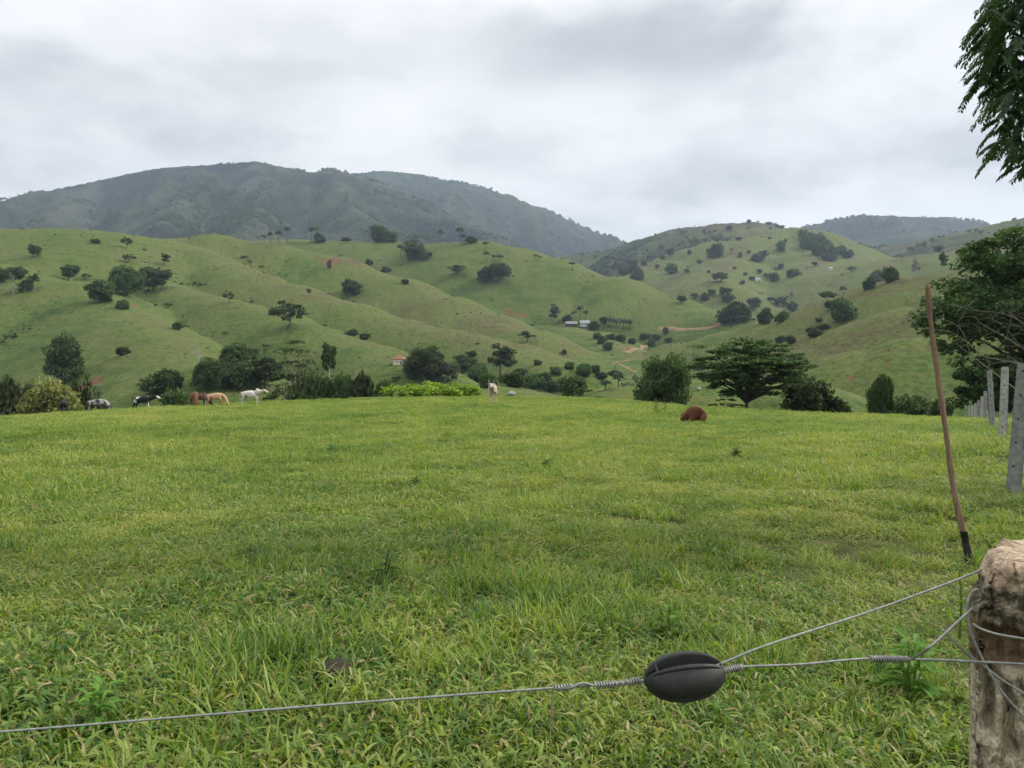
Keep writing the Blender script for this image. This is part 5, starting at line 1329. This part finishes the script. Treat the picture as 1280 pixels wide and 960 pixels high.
mx = N(nt, 'ShaderNodeMixShader'); mx.inputs[0].default_value = .42; L(nt, p.outputs[0], mx.inputs[1]); L(nt, tr.outputs[0], mx.inputs[2])
L(nt, mx.outputs[0], N(nt, 'ShaderNodeOutputMaterial').inputs[0]); M['grass'] = m
def blades(rg, n, rad, h0, h1, w, lean, straw=.04, stemz=.0, lie=0.0):
    """n blades: each two quads and a tip, curving over"""
    a = rg.uniform(0, 2 * math.pi, n); q = rad * np.sqrt(rg.random(n))
    b = np.stack([np.cos(a) * q, np.sin(a) * q, rg.uniform(-.02, stemz + .001, n)], 1)
    h = rg.uniform(h0, h1, n) * .82; yaw = rg.uniform(0, 2 * math.pi, n); ln = np.clip(rg.normal(lean, .28, n), .05, 1.45)
    d = np.stack([np.cos(yaw), np.sin(yaw), 0 * yaw], 1); s = np.stack([-np.sin(yaw), np.cos(yaw), 0 * yaw], 1)
    tw = rg.normal(size=(n, 1)) * .5; s = unit(s + np.array([0, 0, 1]) * tw)
    ww = w * rg.uniform(.6, 1.3, (n, 1)); curl = rg.uniform(.3, 1.0, n)
    pts = []
    for k, (u, wf) in enumerate(((0, .55), (.33, 1.0), (.7, .75), (1.0, .06))):
        ang = ln * (.55 + curl * u)
        c = b + d * (h * u * np.sin(ang))[:, None] + np.array([0, 0, 1]) * (h * u * np.cos(ang) * (1 - lie))[:, None]
        c[:, 2] = np.maximum(c[:, 2], -.03)
        pts.append((c - s * ww * .5 * wf, c + s * ww * .5 * wf))
    Q = []
    for k in range(3): Q.append(np.stack([pts[k][0], pts[k][1], pts[k + 1][1], pts[k + 1][0]], 1))
    Q = np.stack(Q, 1).reshape(-1, 3)
    t_ = np.clip(rg.normal(.45, .27, n), 0, .93); t_[rg.random(n) < straw] = 1.0
    return Q, np.repeat(t_, 3)
def cat(*bl): return np.vstack([b[0] for b in bl]), np.concatenate([b[1] for b in bl]), 0
GP = []
for i in range(5):   # short leafy turf
    g_ = np.random.default_rng(400 + i); GP.append(cat(blades(g_, 260, .27, .035, .10, .011, 1.1, .10, .07), blades(g_, 40, .25, .06, .15, .007, .75, .05), blades(g_, 26, .25, .08, .2, .003, 1.3, .6, .05, .3)))
for i in range(3):   # taller bright tufts
    g_ = np.random.default_rng(410 + i); GP.append(cat(blades(g_, 90, .16, .12, .27, .0105, .6, .02, .02), blades(g_, 40, .2, .1, .2, .009, .8, .03, .04)))
for i in range(2):   # wiry, half dry turf
    g_ = np.random.default_rng(420 + i); GP.append(cat(blades(g_, 110, .26, .06, .16, .005, .9, .22, .03, .2), blades(g_, 60, .25, .05, .12, .004, 1.3, .9, .02, .5), blades(g_, 50, .25, .06, .12, .0085, .8, .05, .03)))
for i in range(4):   # coarse far turf
    g_ = np.random.default_rng(430 + i); GP.append(cat(blades(g_, 360, .7, .05, .14, .014, .85, .05, .04), blades(g_, 40, .65, .10, .20, .010, .6, .08)))
g_ = np.random.default_rng(440); GP.append(cat(blades(g_, 8, .12, .2, .42, .004, .3, .35)))       # seed stalks
g_ = np.random.default_rng(441); hb_ = blades(g_, 46, .10, .05, .10, .026, .95, .03, .04); hb_[1][hb_[1] < .94] = np.clip(hb_[1][hb_[1] < .94] * .6 + .3, 0, .9); GP.append(cat(hb_))       # broad leaved herb
rg = np.random.default_rng(450)
def spots(r0, r1, per_m2, azs=R(39)):
    n = int(per_m2 * azs * (r1 ** 2 - r0 ** 2)); r = np.sqrt(rg.uniform(r0 ** 2, r1 ** 2, n)); a = rg.uniform(-azs, azs, n)
    return np.sin(a) * r, np.cos(a) * r
SX, SY, SK, SS, SZ = [], [], [], [], []
for r0, r1, den_, far_ in ((.7, 6, 44, 0), (6, 12, 28, 0), (12, 22, 15, .25), (22, 42, 8.5, .72), (42, 84, 4.6, .9)):
    x, y = spots(r0, r1, den_, R(80) if r1 <= 6 else R(52) if r1 <= 22 else R(40)); n = len(x)
    pn_ = fbm(x / 1.5, y / 1.5, 3, 31); pl = fbm(x / 6, y / 6, 3, 37); pd = fbm(x / 2.2, y / 2.2, 3, 41)
    k = rg.integers(0, 5, n)
    tall = rg.random(n) < np.clip((pn_ - .50) * 3, .01, .30)
    if not far_: tall |= (np.abs(x - .05) < .55) & (np.abs(y - 5.2) < .7) & (rg.random(n) < .5)
    k = np.where(tall, rg.integers(5, 8, n), k)
    k = np.where((rg.random(n) < np.clip((pd - .52) * 5, .02, .75)) & ~tall, rg.integers(8, 10, n), k)
    k = np.where(rg.random(n) < far_, rg.integers(10, 14, n), k)
    k = np.where(rg.random(n) < .012 + .02 * far_, 14, k)
    if far_ < 1: k = np.where(rg.random(n) < .07 + .25 * (fbm(x / .9, y / .9, 3, 51) > .60), 15, k)
    s = rg.uniform(.75, 1.25, n) * (.75 + .55 * pl); s = np.where(y > 40, s * 1.12, s)
    SX.append(x); SY.append(y); SK.append(k); SS.append(s); SZ.append(s * np.where(pd > .55, .8, 1.05))
x, y, k, s, sz = [np.concatenate(q) for q in (SX, SY, SK, SS, SZ)]
Yd = EYE / .378; Xd = (419 - 640) / FPX * Yd
thin = (fbm(x / 2.2, y / 2.2, 3, 41) > .60) & (rg.random(len(x)) < .45) & (y < 8)
ok = (y < 88) & ~thin & (((x - Xd) ** 2 + (y - Yd + .06) ** 2) > .20 ** 2); x, y, k, s, sz = x[ok], y[ok], k[ok], s[ok], sz[ok]
z = terrain(x, y)
print('grass spots', len(x))
instancer('grass', GP, [M['grass']], np.stack([x, y, z - .015], 1), k, np.stack([rg.normal(size=len(x)) * .08, rg.normal(size=len(x)) * .08, rg.uniform(0, 6.28, len(x))], 1), np.stack([s, s, sz], 1))

# ------------------------------------------------------------------ single weeds standing out of the turf
def weed(px, py, hpx, nl, ll, lw, mat, label, seed, droop=.5, nst=1, name='weed'):
    Y_ = EYE / ((py - 480) / FPX) if py > 505 else 40.0
    X_ = (px - 640) / FPX * Y_; z0 = ground(X_, Y_)
    for _ in range(4):
        Y_ = (EYE - z0) / ((py - 480) / FPX); X_ = (px - 640) / FPX * Y_; z0 = ground(X_, Y_)
    h = hpx * Y_ / FPX; rg = np.random.default_rng(seed); sb = MB(); Q, T_ = [], []
    for si in range(nst):
        tip = np.array([rg.normal() * .12 * h, rg.normal() * .12 * h, h * rg.uniform(.75, 1)]) if nst > 1 else np.array([rg.normal() * .05 * h, rg.normal() * .05 * h, h])
        sb.tube(catmull([(0, 0, -.03), tuple(tip * .5 + rg.normal(size=3) * .03 * h), tuple(tip)], 4), [.004 * h / .3 * (1.2 - .08 * i) + .0008 for i in range(9)], 5)
        for j in range(nl):
            u = .25 + .75 * j / max(nl - 1, 1); b = tip * u; a = j * 2.4 + rg.normal() * .3
            up = .55 - droop * (1 - u) * .6; d = np.array([math.cos(a), math.sin(a), up]); d /= np.linalg.norm(d); s_ = np.array([-math.sin(a), math.cos(a), 0.])
            l_ = ll * (1.1 - .35 * u) * rg.uniform(.8, 1.15); w_ = lw * l_ / ll; dz = np.array([0, 0, -l_ * .22])
            c = [b, b + d * l_ * .35, b + d * l_ * .7 + dz * .5, b + d * l_ + dz * 1.3]; ws = [.12, 1, .7, .05]; fold = np.array([0, 0, .25 * w_])
            for q in range(3):
                for sg in (-1, 1):
                    Q += [c[q], c[q] + sg * s_ * w_ * ws[q] * .5 + fold * ws[q], c[q + 1] + sg * s_ * w_ * ws[q + 1] * .5 + fold * ws[q + 1], c[q + 1]]; T_.append(np.clip(.5 + rg.normal() * .15, 0, 1))
    e = empty(name, (X_, Y_, z0)); tag(e, label, 'weed')
    sm_ = sb.mesh('stem', [M[mat]]); at_ = sm_.attributes.new('tint', 'FLOAT', 'POINT'); at_.data.foreach_set('value', np.full(len(sm_.vertices), .6, np.float32))
    obj('stem', sm_, e); obj('leaves', leaf_mesh('leaves', np.array(Q), np.array(T_), M[mat]), e)
weed(1199, 800, 92, 7, .17, .06, 'leaf_weed', 'broad leaved yellow green seedling in front of the blade of the tool', 1)
weed(1140, 882, 80, 12, .17, .040, 'leaf_weed', 'bright leafy weed under the wire left of the wooden post', 2, .8, 4)
weed(480, 738, 52, 14, .12, .03, 'leaf_weed_dark', 'dark upright weed with narrow leaves left of the middle of the field', 3, .7, 3)
weed(838, 806, 48, 8, .13, .055, 'leaf_weed', 'pale broad leaved weed above the black insulator', 4, .5, 2)
weed(415, 574, 18, 8, .16, .06, 'leaf_weed_dark', 'dark bushy weed far out in the left half of the field', 5, .5, 4)
weed(820, 520, 22, 10, .25, .08, 'leaf_weed_dark', 'tall thin weed at the field edge left of the calf', 6, .4, 2)
weed(832, 519, 16, 8, .18, .06, 'leaf_weed_dark', 'short weed next to a tall one left of the calf', 7, .4, 2)
weed(686, 590, 16, 9, .16, .05, 'leaf_weed_dark', 'dark weed clump in the middle of the field', 8, .5, 4)
weed(520, 612, 16, 9, .14, .05, 'leaf_weed_dark', 'small dark weed in front of the dark bushy weed of the left half', 9, .5, 3)
weed(920, 575, 14, 9, .16, .05, 'leaf_weed_dark', 'dark weed in the grass below the calf', 10, .5, 4)
weed(120, 925, 70, 10, .13, .032, 'leaf_weed', 'leafy green weed beside the wire in the lower left corner', 11, .7, 4)
weed(895, 915, 40, 5, .08, .022, 'leaf_weed', 'small weed with folded yellowish leaves under the insulator', 12, .6, 2)
# dry cow dung
Yd = EYE / .378; Xd = (419 - 640) / FPX * Yd
bm = bmesh.new(); bmesh.ops.create_icosphere(bm, subdivisions=4, radius=1)
for v in bm.verts:
    k_ = 1 + .5 * (float(fbm(v.co.x * 2.2 + 4, v.co.y * 2.2 + v.co.z, 4, 8)) - .5)
    v.co = Vector((v.co.x * .10 * k_, v.co.y * .13 * k_, max(v.co.z, -.2) * .06 * k_))
me = bpy.data.meshes.new('dung_pat'); bm.to_mesh(me); bm.free(); me.materials.append(M['dung']); me.polygons.foreach_set('use_smooth', [True] * len(me.polygons))
tag(obj('dung_pat', me, None, (Xd, Yd, ground(Xd, Yd) + .03)), 'dark dry cow pat in the grass above the wire on the left', 'dung')
